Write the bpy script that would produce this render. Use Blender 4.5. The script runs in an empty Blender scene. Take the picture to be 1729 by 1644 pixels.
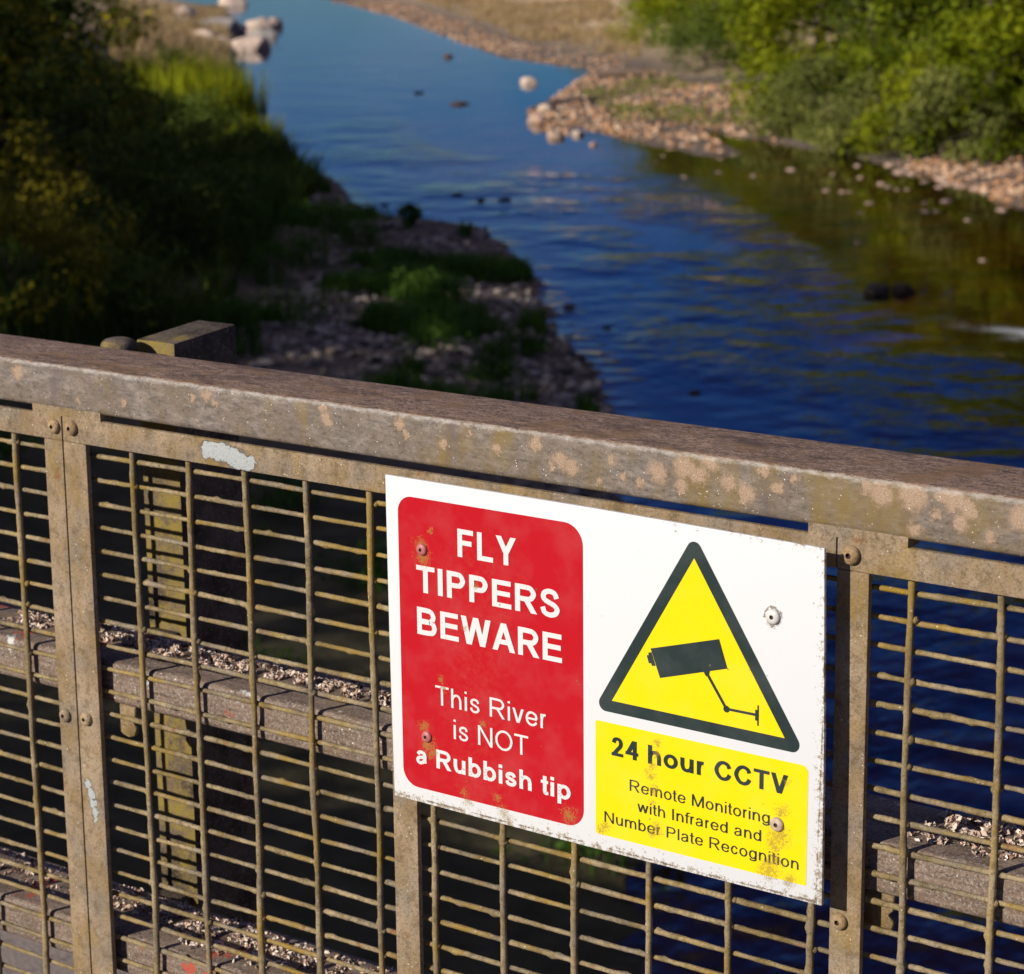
import bpy, bmesh, math, random
import numpy as np
from mathutils import Vector, Matrix, noise as mnoise

S = bpy.context.scene
C = S.collection
R = math.radians

# ------------------------------------------------------------------ camera, sky, sun, exposure
F_PX, YAW, PITCH, ROLL = 4065.93, -0.629088, -0.232084, -0.010483
CAM = np.array([1.33308, -1.64449, 0.487758])
PW, PH = 1729.0, 1644.0
fw = np.array([math.sin(YAW)*math.cos(PITCH), math.cos(YAW)*math.cos(PITCH), math.sin(PITCH)])
r0 = np.array([math.cos(YAW), -math.sin(YAW), 0.0])
u0 = np.cross(r0, fw)
rt = math.cos(ROLL)*r0 + math.sin(ROLL)*u0
up = math.cos(ROLL)*u0 - math.sin(ROLL)*r0
cd = bpy.data.cameras.new('camera')
cam = bpy.data.objects.new('camera', cd)
C.objects.link(cam)
cam.matrix_world = Matrix([[rt[0], up[0], -fw[0], CAM[0]], [rt[1], up[1], -fw[1], CAM[1]], [rt[2], up[2], -fw[2], CAM[2]], [0, 0, 0, 1]])
cd.sensor_width = 36
cd.lens = 36*F_PX/PW
cd.clip_start = 0.05
cd.clip_end = 6000
cd.dof.use_dof = True
cd.dof.focus_distance = 2.05
cd.dof.aperture_fstop = 14.5
S.camera = cam

SUN_DIR = Vector((0.355, 1.0, -0.47)).normalized()      # the way the light travels
sl = bpy.data.lights.new('sun', 'SUN')
sl.energy = 5.0
sl.angle = R(0.53)
sl.color = (1.0, 0.93, 0.81)
so = bpy.data.objects.new('sun', sl)
so.rotation_euler = SUN_DIR.to_track_quat('-Z', 'Y').to_euler()
C.objects.link(so)

W = bpy.data.worlds.new('World')
S.world = W
W.use_nodes = True
wn = W.node_tree.nodes
wl = W.node_tree.links
sky = wn.new('ShaderNodeTexSky')
sky.sky_type = 'NISHITA'
sky.sun_disc = False
sky.sun_elevation = math.asin(-SUN_DIR.z)
sky.sun_rotation = math.atan2(-SUN_DIR.x, -SUN_DIR.y)
sky.air_density = 1.0
sky.dust_density = 0.25
sky.ozone_density = 4.0
hs = wn.new('ShaderNodeHueSaturation')
hs.inputs['Saturation'].default_value = 1.30
hs.inputs['Hue'].default_value = 0.525
wl.new(sky.outputs[0], hs.inputs['Color'])
tint = wn.new('ShaderNodeMix'); tint.data_type = 'RGBA'; tint.blend_type = 'MULTIPLY'; tint.inputs[0].default_value = 1.0
tint.inputs[7].default_value = (0.32, 0.615, 0.96, 1.0)
wl.new(hs.outputs[0], tint.inputs[6])
# thin broken cloud low in the sky
tc = wn.new('ShaderNodeTexCoord')
stretch = wn.new('ShaderNodeVectorMath'); stretch.operation = 'MULTIPLY'; stretch.inputs[1].default_value = (1.0, 1.0, 3.2)
wl.new(tc.outputs['Generated'], stretch.inputs[0])
cn = wn.new('ShaderNodeTexNoise'); cn.inputs['Scale'].default_value = 7.0; cn.inputs['Detail'].default_value = 5.0
wl.new(stretch.outputs[0], cn.inputs['Vector'])
cm = wn.new('ShaderNodeMapRange'); cm.inputs[1].default_value = 0.46; cm.inputs[2].default_value = 0.68; cm.inputs[4].default_value = 0.50
wl.new(cn.outputs['Fac'], cm.inputs[0])
cl = wn.new('ShaderNodeMix'); cl.data_type = 'RGBA'; cl.inputs[7].default_value = (4.6, 5.0, 7.6, 1.0)
sx = wn.new('ShaderNodeSeparateXYZ'); wl.new(tc.outputs['Generated'], sx.inputs[0])
lowb = wn.new('ShaderNodeMapRange'); lowb.inputs[1].default_value = 0.06; lowb.inputs[2].default_value = 0.16; lowb.inputs[3].default_value = 1.0; lowb.inputs[4].default_value = 0.0
wl.new(sx.outputs[2], lowb.inputs[0])
cmm = wn.new('ShaderNodeMath'); cmm.operation = 'MULTIPLY'; wl.new(cm.outputs[0], cmm.inputs[0]); wl.new(lowb.outputs[0], cmm.inputs[1])
wl.new(cmm.outputs[0], cl.inputs[0]); wl.new(tint.outputs[2], cl.inputs[6])
# unseen white cloud added high overhead as neutral fill light
high = wn.new('ShaderNodeMapRange'); high.inputs[1].default_value = 0.48; high.inputs[2].default_value = 0.75; high.inputs[4].default_value = 0.75
wl.new(sx.outputs[2], high.inputs[0])
hn = wn.new('ShaderNodeTexNoise'); hn.inputs['Scale'].default_value = 3.0; hn.inputs['Detail'].default_value = 4.0
wl.new(tc.outputs['Generated'], hn.inputs['Vector'])
hm = wn.new('ShaderNodeMapRange'); hm.inputs[1].default_value = 0.40; hm.inputs[2].default_value = 0.60
wl.new(hn.outputs['Fac'], hm.inputs[0])
hh = wn.new('ShaderNodeMath'); hh.operation = 'MULTIPLY'; wl.new(high.outputs[0], hh.inputs[0]); wl.new(hm.outputs[0], hh.inputs[1])
c2 = wn.new('ShaderNodeMix'); c2.data_type = 'RGBA'; c2.inputs[7].default_value = (9.0, 8.3, 7.4, 1.0)
wl.new(hh.outputs[0], c2.inputs[0]); wl.new(cl.outputs[2], c2.inputs[6])
wl.new(c2.outputs[2], wn['Background'].inputs[0])
wn['Background'].inputs[1].default_value = 0.060
S.view_settings.view_transform = 'Standard'
S.view_settings.look = 'None'
S.view_settings.exposure = 0.20
S.view_settings.gamma = 1.0
S.view_settings.use_curve_mapping = False
S.cycles.use_denoising = True
S.cycles.max_bounces = 8
S.cycles.transparent_max_bounces = 12
S.cycles.caustics_reflective = False
S.cycles.caustics_refractive = False

rng = np.random.default_rng(11)
random.seed(5)

# ------------------------------------------------------------------ helpers
def tag(o, label=None, cat=None, group=None, kind=None):
    if label: o['label'] = label
    if cat: o['category'] = cat
    if group: o['group'] = group
    if kind: o['kind'] = kind
    return o

def empty(name, loc=(0, 0, 0), rz=0.0):
    o = bpy.data.objects.new(name, None)
    o.empty_display_size = 0.1
    o.location = loc
    o.rotation_euler = (0, 0, rz)
    C.objects.link(o)
    return o

class MB:
    """collects vertices and faces of one mesh"""
    def __init__(s):
        s.v = []; s.f = []
    def add(s, vs, fs):
        n = len(s.v)
        s.v += [tuple(map(float, p)) for p in vs]
        s.f += [tuple(n+i for i in f) for f in fs]
    def box(s, x0, x1, y0, y1, z0, z1):
        s.add([(x0, y0, z0), (x1, y0, z0), (x1, y1, z0), (x0, y1, z0), (x0, y0, z1), (x1, y0, z1), (x1, y1, z1), (x0, y1, z1)],
              [(0, 3, 2, 1), (4, 5, 6, 7), (0, 1, 5, 4), (1, 2, 6, 5), (2, 3, 7, 6), (3, 0, 4, 7)])
    def tube(s, pts, rad, n=8, cap=True):
        pts = [np.array(p, float) for p in pts]
        m = len(pts); ringv = []
        for i, p in enumerate(pts):
            t = pts[min(i+1, m-1)]-pts[max(i-1, 0)]
            t = t/np.linalg.norm(t)
            a = np.cross(t, (0, 0, 1.0) if abs(t[2]) < .8 else (0, 1.0, 0)); a /= np.linalg.norm(a)
            b = np.cross(t, a)
            r = rad[i] if hasattr(rad, '__len__') else rad
            for k in range(n):
                w = 2*math.pi*k/n
                rr = r[k] if hasattr(r, '__len__') else r
                ringv.append(p+rr*(math.cos(w)*a+math.sin(w)*b))
        fs = []
        for i in range(m-1):
            for k in range(n):
                fs.append((i*n+k, i*n+(k+1) % n, (i+1)*n+(k+1) % n, (i+1)*n+k))
        if cap:
            fs.append(tuple(range(n-1, -1, -1))); fs.append(tuple((m-1)*n+k for k in range(n)))
        s.add(ringv, fs)
    def build(s, name, mat, parent=None, smooth=False, bevel=0.0, seg=2, loc=None):
        me = bpy.data.meshes.new(name)
        me.from_pydata(s.v, [], s.f)
        me.validate()
        if bevel:
            bm = bmesh.new(); bm.from_mesh(me)
            bmesh.ops.bevel(bm, geom=list(bm.edges), offset=bevel, segments=seg, affect='EDGES', profile=0.6, clamp_overlap=True)
            bm.to_mesh(me); bm.free()
        if smooth or bevel:
            me.polygons.foreach_set('use_smooth', [True]*len(me.polygons))
            if bevel or smooth == 'auto':
                me.set_sharp_from_angle(angle=R(45))
        me.materials.append(mat)
        o = bpy.data.objects.new(name, me)
        C.objects.link(o)
        if loc is not None: o.location = loc
        if parent: o.parent = parent
        return o

def mesh_np(name, verts, faces, mat, parent=None, smooth=False):
    """fast mesh from arrays: faces (n,k)"""
    me = bpy.data.meshes.new(name)
    verts = np.asarray(verts, np.float32); faces = np.asarray(faces, np.int32)
    k = faces.shape[1]
    me.vertices.add(len(verts)); me.vertices.foreach_set('co', verts.ravel())
    me.loops.add(faces.size); me.loops.foreach_set('vertex_index', faces.ravel())
    me.polygons.add(len(faces)); me.polygons.foreach_set('loop_start', np.arange(0, faces.size, k, dtype=np.int32))
    me.update(calc_edges=True)
    if smooth: me.polygons.foreach_set('use_smooth', [True]*len(me.polygons))
    me.materials.append(mat)
    o = bpy.data.objects.new(name, me)
    C.objects.link(o)
    if parent: o.parent = parent
    return o

def copy_tree(o, parent=None):
    c = o.copy(); C.objects.link(c)
    if parent: c.parent = parent
    for ch in list(o.children): copy_tree(ch, c)
    return c

class B:
    """short hand for a procedural material"""
    def __init__(s, name):
        s.m = bpy.data.materials.new(name); s.m.use_nodes = True
        s.n = s.m.node_tree.nodes; s.l = s.m.node_tree.links
        s.p = s.n['Principled BSDF']
        s.co = s.n.new('ShaderNodeTexCoord').outputs['Object']
        s.geo = s.n.new('ShaderNodeNewGeometry')
    def put(s, sock, v):
        if hasattr(v, 'is_output'): s.l.new(v, sock)
        elif isinstance(v, (tuple, list)): sock.default_value = tuple(v)+((1.0,) if len(v) == 3 and len(sock.default_value) == 4 else ())
        else: sock.default_value = v
    def scale(s, v, xyz):
        n = s.n.new('ShaderNodeVectorMath'); n.operation = 'MULTIPLY'
        s.put(n.inputs[0], v); n.inputs[1].default_value = xyz
        return n.outputs[0]
    def vadd(s, a, b):
        n = s.n.new('ShaderNodeVectorMath'); n.operation = 'ADD'
        s.put(n.inputs[0], a); s.put(n.inputs[1], b)
        return n.outputs[0]
    def noise(s, sc, det=4, rough=0.55, vec=None, dist=0.0, out='Fac'):
        n = s.n.new('ShaderNodeTexNoise')
        s.l.new(vec if vec is not None else s.co, n.inputs['Vector'])
        n.inputs['Scale'].default_value = sc; n.inputs['Detail'].default_value = det
        n.inputs['Roughness'].default_value = rough; n.inputs['Distortion'].default_value = dist
        return n.outputs[out]
    def vor(s, sc, vec=None, feat='F1', out='Distance', rnd=1.0):
        n = s.n.new('ShaderNodeTexVoronoi'); n.feature = feat
        s.l.new(vec if vec is not None else s.co, n.inputs['Vector'])
        n.inputs['Scale'].default_value = sc; n.inputs['Randomness'].default_value = rnd
        return n.outputs[out]
    def map(s, v, a, b, c=0.0, d=1.0, smooth=False):
        n = s.n.new('ShaderNodeMapRange'); n.clamp = True
        if smooth: n.interpolation_type = 'SMOOTHSTEP'
        s.put(n.inputs[0], v)
        for i, x in enumerate((a, b, c, d)): s.put(n.inputs[1+i], x)
        return n.outputs[0]
    def math(s, op, a, b=0.0, clamp=False):
        n = s.n.new('ShaderNodeMath'); n.operation = op; n.use_clamp = clamp
        s.put(n.inputs[0], a); s.put(n.inputs[1], b)
        return n.outputs[0]
    def mix(s, f, a, b, mode='MIX'):
        n = s.n.new('ShaderNodeMix'); n.data_type = 'RGBA'; n.blend_type = mode
        s.put(n.inputs[0], f); s.put(n.inputs[6], a); s.put(n.inputs[7], b)
        return n.outputs[2]
    def sep(s, v):
        n = s.n.new('ShaderNodeSeparateXYZ'); s.put(n.inputs[0], v)
        return n.outputs
    def dist(s, v, p):
        n = s.n.new('ShaderNodeVectorMath'); n.operation = 'DISTANCE'
        s.put(n.inputs[0], v); n.inputs[1].default_value = p
        return n.outputs['Value']
    def bump(s, h, strength=0.5, d=0.001):
        n = s.n.new('ShaderNodeBump'); n.inputs['Strength'].default_value = strength; n.inputs['Distance'].default_value = d
        s.put(n.inputs['Height'], h); s.l.new(n.outputs[0], s.p.inputs['Normal'])
        return n
    def done(s, col, rough=0.7, metal=0.0, spec=None):
        s.put(s.p.inputs['Base Color'], col); s.put(s.p.inputs['Roughness'], rough); s.put(s.p.inputs['Metallic'], metal)
        if spec is not None: s.put(s.p.inputs['Specular IOR Level'], spec)
        return s.m

# ------------------------------------------------------------------ materials: steel, sign
LICHEN = [(-220, 50, 7), (-239, 46, 5), (-210, 44, 4), (-72, 43, 7), (-77, 53, 5), (13, 49, 6), (20, 40, 4), (60, 36, 5), (92, 48, 4), (120, 40, 5), (162, 49, 7), (187, 38, 9), (199, 31, 8),
          (178, 30, 4), (286, 38, 10), (268, 28, 6), (312, 46, 11), (326, 42, 9), (354, 39, 8), (371, 33, 9), (337, 54, 9), (387, 54, 7), (493, 48, 11), (519, 50, 14), (555, 51, 10), (567, 45, 8),
          (560, 33, 8), (522, 22, 7), (539, 37, 5), (610, 44, 12), (368, 27, 6), (309, 30, 7), (545, 52, 7), (480, 52, 6), (585, 25, 5), (400, 40, 6), (415, 50, 5), (240, 44, 5), (252, 32, 4), (228, 24, 4), (-330, 30, 5), (-480, 46, 9), (-395, 25, 4)]

def rail_material():
    b = B('weathered_rail_steel')
    x, y, z = b.sep(b.co)
    grain = b.noise(95, 6, .72, b.scale(b.co, (0.50, 1, 1.5)))
    fine = b.noise(900, 3, .7)
    col = b.mix(b.map(grain, .36, .64), (.080, .064, .058), (.285, .238, .205))
    col = b.mix(b.map(b.noise(30, 5, .7, b.scale(b.co, (.7, 1, 1))), .38, .60, 0, .75), col, b.mix(b.noise(14, 3), (.105, .086, .082), (.165, .115, .06)))
    col = b.mix(b.map(b.noise(420, 4, .75, b.scale(b.co, (.7, 1, 1))),   .52, .70, 0, .55), col, (.30, .25, .205))
    col = b.mix(b.map(b.noise(300, 4, .75, b.scale(b.co, (.5, 1, 1))), .54, .63, 0, .6), col, (.045, .034, .026))
    # run-down stains, browner and more olive towards the damp end
    st = b.noise(26, 5, .65, b.scale(b.co, (1.0, .3, .45)))
    damp = b.map(x, -.42, .42, .02, .22)
    stain = b.map(b.math('ADD', b.math('ADD', st, damp), b.math('MULTIPLY', b.noise(240, 4, .7), .25)), .75, .97)
    col = b.mix(b.math('MULTIPLY', stain, .8), col, b.mix(b.noise(130, 3), (.15, .085, .018), (.215, .155, .04)))
    col = b.mix(b.map(b.noise(17, 3, .6, b.scale(b.co, (1.3, 1, .25))), .60, .72, 0, .55), col, (.10, .075, .085))
    # lichen rosettes
    warp = b.scale(b.noise(120, 5, .75, out='Color'), (.024, 0, .024))
    pc = b.vadd(b.vadd(b.co, warp), (-.012, 0, -.012))
    pc = b.scale(pc, (1, 0, 1))
    best = None
    for (lx, lz, lr) in LICHEN:
        d = b.math('DIVIDE', b.dist(pc, (lx/1000, 0, lz/1000)), lr*1.18/1000)
        best = d if best is None else b.math('MINIMUM', best, d)
    crumb = b.noise(700, 4, .8)
    small = b.math('MULTIPLY', b.vor(62, b.vadd(b.co, warp)), 3.0)
    small = b.math('ADD', small, b.map(b.noise(9, 2, .5), .40, .60, 1.9, .55))
    best2 = b.math('MINIMUM', best, small)
    lm = b.map(b.math('ADD', best2, b.math('MULTIPLY', crumb, 1.9)), 1.55, 1.95, 1, 0)
    lcol = b.mix(b.map(crumb, .36, .60), (.20, .125, .07), (.44, .315, .225))
    front = b.map(b.sep(b.geo.outputs['Normal'])[1], -.6, -.3, 1, 0)
    col = b.mix(b.math('MULTIPLY', b.math('MULTIPLY', lm, front), .9), col, lcol)
    # white specks
    sp = b.map(b.vor(260), .10, .15, 1, 0)
    col = b.mix(b.math('MULTIPLY', sp, b.map(b.noise(60, 3), .48, .62)), col, (.78, .75, .70))
    # top face: brown, fibrous
    tp = b.map(b.sep(b.geo.outputs['Normal'])[2], .55, .9)
    fib = b.noise(120, 6, .75, b.scale(b.co, (.45, 1.1, 1)), 1.6)
    tcol = b.mix(b.map(fib, .38, .62), (.070, .040, .024), (.34, .215, .145))
    tcol = b.mix(b.map(b.noise(420, 4, .8), .52, .66), tcol, (.46, .345, .26))
    tcol = b.mix(b.map(b.noise(260, 4, .8, b.scale(b.co, (.5, 1, 1))), .54, .64, 0, .85), tcol, (.045, .03, .024))
    tcol = b.mix(b.map(b.noise(22, 4), .50, .66, 0, .7), tcol, (.22, .125, .055))
    tcol = b.mix(b.map(b.noise(40, 4, .7, b.scale(b.co, (.4, 1, 1))), .52, .66, 0, .7), tcol, (.065, .042, .03))
    col = b.mix(tp, col, tcol)
    # pale arris along the top front corner: wear plus a painted edge highlight
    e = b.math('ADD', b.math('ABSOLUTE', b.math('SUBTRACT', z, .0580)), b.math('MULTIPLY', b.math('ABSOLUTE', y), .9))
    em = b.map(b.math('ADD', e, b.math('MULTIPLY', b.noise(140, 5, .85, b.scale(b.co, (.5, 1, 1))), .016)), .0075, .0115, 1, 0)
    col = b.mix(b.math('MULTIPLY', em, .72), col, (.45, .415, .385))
    h = b.math('ADD', b.math('MULTIPLY', b.math('MULTIPLY', lm, front), .30), b.math('ADD', b.math('MULTIPLY', crumb, .5), b.math('MULTIPLY', fib, b.math('MULTIPLY', tp, .9))))
    b.bump(h, .8, .0014)
    return b.done(col, b.map(grain, .3, .7, .55, .85), 0.0, .35)

def olive_material(name, base1, base2, moss, mossy=.5, chips=False):
    b = B(name)
    x, y, z = b.sep(b.co)
    n1 = b.noise(26, 4, .6, b.scale(b.co, (1, 1, .5)))
    n2 = b.noise(330, 4, .75)
    col = b.mix(b.map(n1, .38, .62), base1, base2)
    col = b.mix(b.map(b.noise(19, 4, .65, b.vadd(b.co, (7, 3, 1))), .48, .62, 0, .6), col, (.205, .175, .15))
    col = b.mix(b.map(n2, .50, .64, 0, .6), col, tuple(c*.36 for c in base1))
    col = b.mix(b.map(b.noise(75, 4, .7), .50, .64, 0, .6), col, tuple(c*.42 for c in base1))
    col = b.mix(b.map(b.noise(700, 3, .7), .56, .66, 0, .6), col, (.38, .31, .235))
    mm = b.map(b.math('ADD', b.noise(11, 4, .65), b.math('MULTIPLY', n2, .30)), .78-mossy*.2, .98-mossy*.2)
    col = b.mix(b.math('MULTIPLY', mm, .85), col, b.mix(b.noise(90, 3), moss, (moss[0]*1.35, moss[1]*1.02, moss[2]*.7)))
    col = b.mix(b.map(b.noise(48, 4, .7), .63, .70, 0, .75), col, (.21, .085, .028))
    sp = b.map(b.vor(210), .12, .17, 1, 0)
    col = b.mix(b.math('MULTIPLY', sp, b.map(b.noise(45, 3), .52, .66)), col, (.66, .62, .54))
    h = b.math('ADD', b.math('MULTIPLY', n2, .7), b.math('MULTIPLY', b.noise(900, 3, .8), .6))
    if chips:
        w = b.scale(b.noise(85, 5, .75, out='Color'), (.024, 0, .020))
        pc = b.scale(b.vadd(b.vadd(b.co, w), (-.012, 0, -.010)), (1, 0, 1))
        best = None
        for (cx, cz, cr) in [(-223, -4, 9), (-212, -3, 9.5), (-201, -4, 9.5), (-190, -6, 10), (-179, -8, 10), (-170, -11, 8.5), (-185, -12, 8), (-410, -380, 6), (-406, -389, 5.5), (-404, -399, 5.5), (-402, -409, 5), (-401, -417, 4)]:
            d = b.math('DIVIDE', b.dist(pc, (cx/1000, 0, cz/1000)), cr/1000)
            best = d if best is None else b.math('MINIMUM', best, d)
        cm = b.math('MULTIPLY', b.map(best, .90, 1.0, 1, 0), b.map(b.noise(420, 4, .8), .30, .40))
        rim = b.map(best, 1.0, 1.18, 1, 0)
        col = b.mix(b.math('MULTIPLY', rim, .75), col, (.13, .085, .05))
        col = b.mix(cm, col, b.mix(b.noise(300, 3), (.34, .36, .36), (.46, .48, .48)))
        h = b.math('SUBTRACT', h, b.math('MULTIPLY', cm, 1.0))
    b.bump(h, 1.0, .0016)
    return b.done(col, .78, 0.0, .3)

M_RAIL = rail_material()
M_FRAME = olive_material('olive_brown_painted_steel', (.235, .158, .076), (.355, .262, .172), (.215, .155, .022), .45, True)
M_WIRE = olive_material('lichen_coated_wire', (.20, .14, .050), (.37, .285, .165), (.265, .19, .018), .58)
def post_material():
    b = B('mossy_lit_front_post_steel')
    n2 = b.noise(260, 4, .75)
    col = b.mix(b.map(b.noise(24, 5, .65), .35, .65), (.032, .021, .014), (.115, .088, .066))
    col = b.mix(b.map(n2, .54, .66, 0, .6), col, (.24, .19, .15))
    front = b.map(b.sep(b.geo.outputs['Normal'])[1], -.7, -.4, .30, -.02)  # moss weighted to the sunlit front; the shaded side's darkness is painted in
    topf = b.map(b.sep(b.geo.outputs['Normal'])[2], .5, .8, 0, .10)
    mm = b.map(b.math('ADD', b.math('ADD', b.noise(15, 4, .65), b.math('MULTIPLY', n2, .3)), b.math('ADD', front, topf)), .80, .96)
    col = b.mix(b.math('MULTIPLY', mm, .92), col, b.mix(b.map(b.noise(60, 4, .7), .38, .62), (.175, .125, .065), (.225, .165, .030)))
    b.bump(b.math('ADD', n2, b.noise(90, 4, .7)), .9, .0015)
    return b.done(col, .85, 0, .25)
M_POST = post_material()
M_BOLT = olive_material('corroded_bolt_steel', (.33, .21, .10), (.46, .34, .21), (.30, .19, .04), .5)

def lower_rail_material():
    b = B('grey_lower_rail_steel')
    g = b.noise(60, 5, .65, b.scale(b.co, (.3, 1, 4)))
    col = b.mix(b.map(g, .35, .68), (.090, .056, .038), (.235, .165, .120))
    col = b.mix(b.map(b.noise(450, 4, .75), .5, .63, 0, .8), col, (.32, .275, .24))
    col = b.mix(b.map(b.noise(300, 4, .75, b.vadd(b.co, (5, 2, 1))), .53, .62, 0, .8), col, (.05, .036, .03))
    col = b.mix(b.map(b.noise(9, 4, .65), .55, .70, 0, .6), col, b.mix(b.noise(80), (.20, .125, .045), (.235, .17, .08)))
    col = b.mix(b.math('MULTIPLY', b.map(b.noise(15, 4, .7), .62, .65, 0, .9), b.map(b.sep(b.co)[0], -.2, -.25)), col, (.36, .065, .035))
    col = b.mix(b.map(b.noise(23, 4, .7, b.vadd(b.co, (3, 1, 2))), .66, .70, 0, .8), col, (.58, .58, .56))
    sp = b.map(b.vor(190), .12, .17, 1, 0)
    col = b.mix(b.math('MULTIPLY', sp, b.map(b.noise(40, 3), .5, .64)), col, (.7, .66, .6))
    b.bump(b.noise(500, 4, .75), .5, .0008)
    return b.done(col, .72, 0, .35)
M_LOWER = lower_rail_material()

SCREWS = [(56.8, -54.7), (58.4, -228.7), (412.6, -58.2), (419.4, -233.1)]
def sign_material(name, c, rough=.32, edge=1.0):
    """sign enamel: clean colour, algae under the screws and grime along the lower and right edges"""
    b = B(name)
    x, y, z = b.sep(b.co)
    n = b.noise(150, 5, .75); nf = b.noise(650, 4, .8); nb = b.noise(30, 3, .6)
    warp = b.vadd(b.scale(b.noise(130, 4, .7, out='Color'), (.014, 0, .014)), (-.007, 0, -.007))
    pc = b.scale(b.vadd(b.co, warp), (1, 0, 1))
    col = b.mix(b.map(nb, .45, .7, 0, .03), c, (.6, .6, .57))
    # faded, scuffed column down the red part and dots of algae
    fade = b.math('MULTIPLY', b.map(b.math('ABSOLUTE', b.math('SUBTRACT', x, .115)), .015, .06, 1, 0), b.map(b.math('ADD', n, b.math('MULTIPLY', nf, .35)), .62, .95))
    fade = b.math('MULTIPLY', fade, b.map(z, -.05, -.02, 1, 0))
    col = b.mix(b.math('MULTIPLY', fade, .10), col, (.46, .26, .13))
    # algae patches
    best = None
    for (px, pz, pr) in [(57, -62, 10), (54, -50, 8), (66, -37, 4), (60, -236, 10), (64, -243, 7), (56, -219, 7), (421, -243, 13), (417, -252, 9), (424, -222, 8), (418, -266, 9), (412, -274, 12), (432, -280, 8),
                         (303, -187, 5), (302, -196, 5), (299, -207, 5), (297, -216, 6), (300, -228, 5), (299, -240, 4), (304, -262, 6), (298, -268, 5), (251, -272, 6), (246, -276, 5), (76, -172, 4), (78, -180, 4),
                         (102, -119, 4), (116, -80, 4), (100, -272, 5), (104, -282, 6), (136, -270, 5), (142, -283, 7), (148, -288, 6), (213, -270, 9), (122, -205, 5), (428, -195, 4)]:
        d = b.math('DIVIDE', b.dist(pc, (px/1000, 0, pz/1000)), pr/1000)
        best = d if best is None else b.math('MINIMUM', best, d)
    am = b.map(b.math('ADD', best, b.math('ADD', b.math('MULTIPLY', b.math('SUBTRACT', nf, .5), 5.0), b.math('MULTIPLY', b.math('SUBTRACT', n, .5), 2.0))), .35, .75, 1, 0)
    col = b.mix(b.math('MULTIPLY', am, .68), col, b.mix(b.noise(300, 3), (.20, .115, .012), (.30, .21, .035)))
    # grime along the edges
    eb = b.math('MINIMUM', b.math('ADD', b.math('SUBTRACT', z, -.2945), b.map(x, .03, .3, -.002, .0)), b.math('ADD', b.math('SUBTRACT', .461, x), b.map(z, -.30, -.10, -.003, .001)))
    el = b.math('ADD', b.math('SUBTRACT', x, .0165), b.map(z, -.30, -.12, 0, .022))
    et = b.math('ADD', b.math('SUBTRACT', .0065, z), b.map(x, .20, .42, .0105, .003))
    e = b.math('MINIMUM', b.math('MINIMUM', eb, el), et)
    gr = b.map(b.math('SUBTRACT', e, b.math('MULTIPLY', b.math('SUBTRACT', b.math('ADD', b.math('MULTIPLY', n, .75), b.math('MULTIPLY', nf, .5)), .638), .085)), .0002, .0022, 1, 0)
    col = b.mix(b.math('MULTIPLY', gr, .8*edge), col, b.mix(b.map(nf, .4, .65), (.115, .07, .028), (.36, .27, .15)))
    # dirty ring round the white screw and a thin dirt line just inside the rim
    rd = b.math('SUBTRACT', b.dist(pc, (.4126, 0, -.0585)), .0072)
    ring = b.map(b.math('ADD', b.math('ABSOLUTE', rd), b.math('MULTIPLY', b.math('SUBTRACT', nf, .5), .007)), .0006, .0018, 1, 0)
    line = b.map(b.math('ADD', b.math('ABSOLUTE', b.math('SUBTRACT', e, .0022)), b.math('MULTIPLY', b.math('SUBTRACT', b.noise(70, 4, .75), .46), .008)), .0003, .0010, 1, 0)
    col = b.mix(b.math('MULTIPLY', b.math('MAXIMUM', ring, b.math('MULTIPLY', line, edge)), .8), col, (.11, .07, .03))
    sp = b.math('MULTIPLY', b.map(b.vor(95), .07, .11, 1, 0), b.map(b.noise(33, 2), .57, .63))
    col = b.mix(b.math('MULTIPLY', sp, .7), col, (.16, .11, .06))
    b.bump(b.math('ADD', b.math('MULTIPLY', b.noise(9, 2), .8), b.math('MULTIPLY', b.math('ADD', gr, am), .12)), .18, .002)
    return b.done(col, b.map(b.math('MAXIMUM', gr, am), 0, 1, rough, .8), 0, .4)

M_WHITE = sign_material('white_sign_face', (.605, .61, .625))
M_RED = sign_material('red_sign_print', (.41, .0035, .011))
M_YEL = sign_material('yellow_sign_print', (.74, .575, .002))
M_DARK = sign_material('dark_green_black_sign_print', (.012, .024, .024), .4)
M_LETW = sign_material('white_lettering_print', (.61, .605, .60))

def plain(name, col, rough=.5, metal=0.0, var=.25, sc=200):
    b = B(name)
    c = b.mix(b.map(b.noise(sc, 4, .7), .35, .7), tuple(k*(1-var) for k in col), tuple(min(1, k*(1+var)) for k in col))
    b.bump(b.noise(sc*3, 3, .7), .3, .0005)
    return b.done(c, rough, metal)
M_SCRP = plain('faded_pink_screw_cap', (.40, .12, .115), .45)
M_SCRW = plain('white_screw_cap', (.56, .55, .53), .4, var=.1)
M_SCRB = plain('beige_screw_cap', (.44, .33, .245), .5)
M_HOLE = plain('dark_socket_rust', (.05, .022, .014), .8)

# ------------------------------------------------------------------ the railing
railing = tag(empty('bridge_railing', (0, 0, -1.09)), 'weathered olive brown steel bridge railing with box rails and welded wire mesh panels', 'railing')
O = (0, 0, 1.09)
X0, X1 = -3.4, 2.3

def box_rail(name, y0, y1, z0, z1, mat, x0=X0, x1=X1, bev=.0045):
    m = MB(); m.box(x0, x1, y0, y1, z0, z1)
    return m.build(name, mat, railing, bevel=bev, seg=3, loc=O)
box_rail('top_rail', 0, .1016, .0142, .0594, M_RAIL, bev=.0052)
box_rail('middle_rail', .0165, .1165, -.292, -.2475, M_LOWER, bev=.006)
box_rail('lower_rail', .0165, .1165, -.592, -.5475, M_LOWER, bev=.006)

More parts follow.
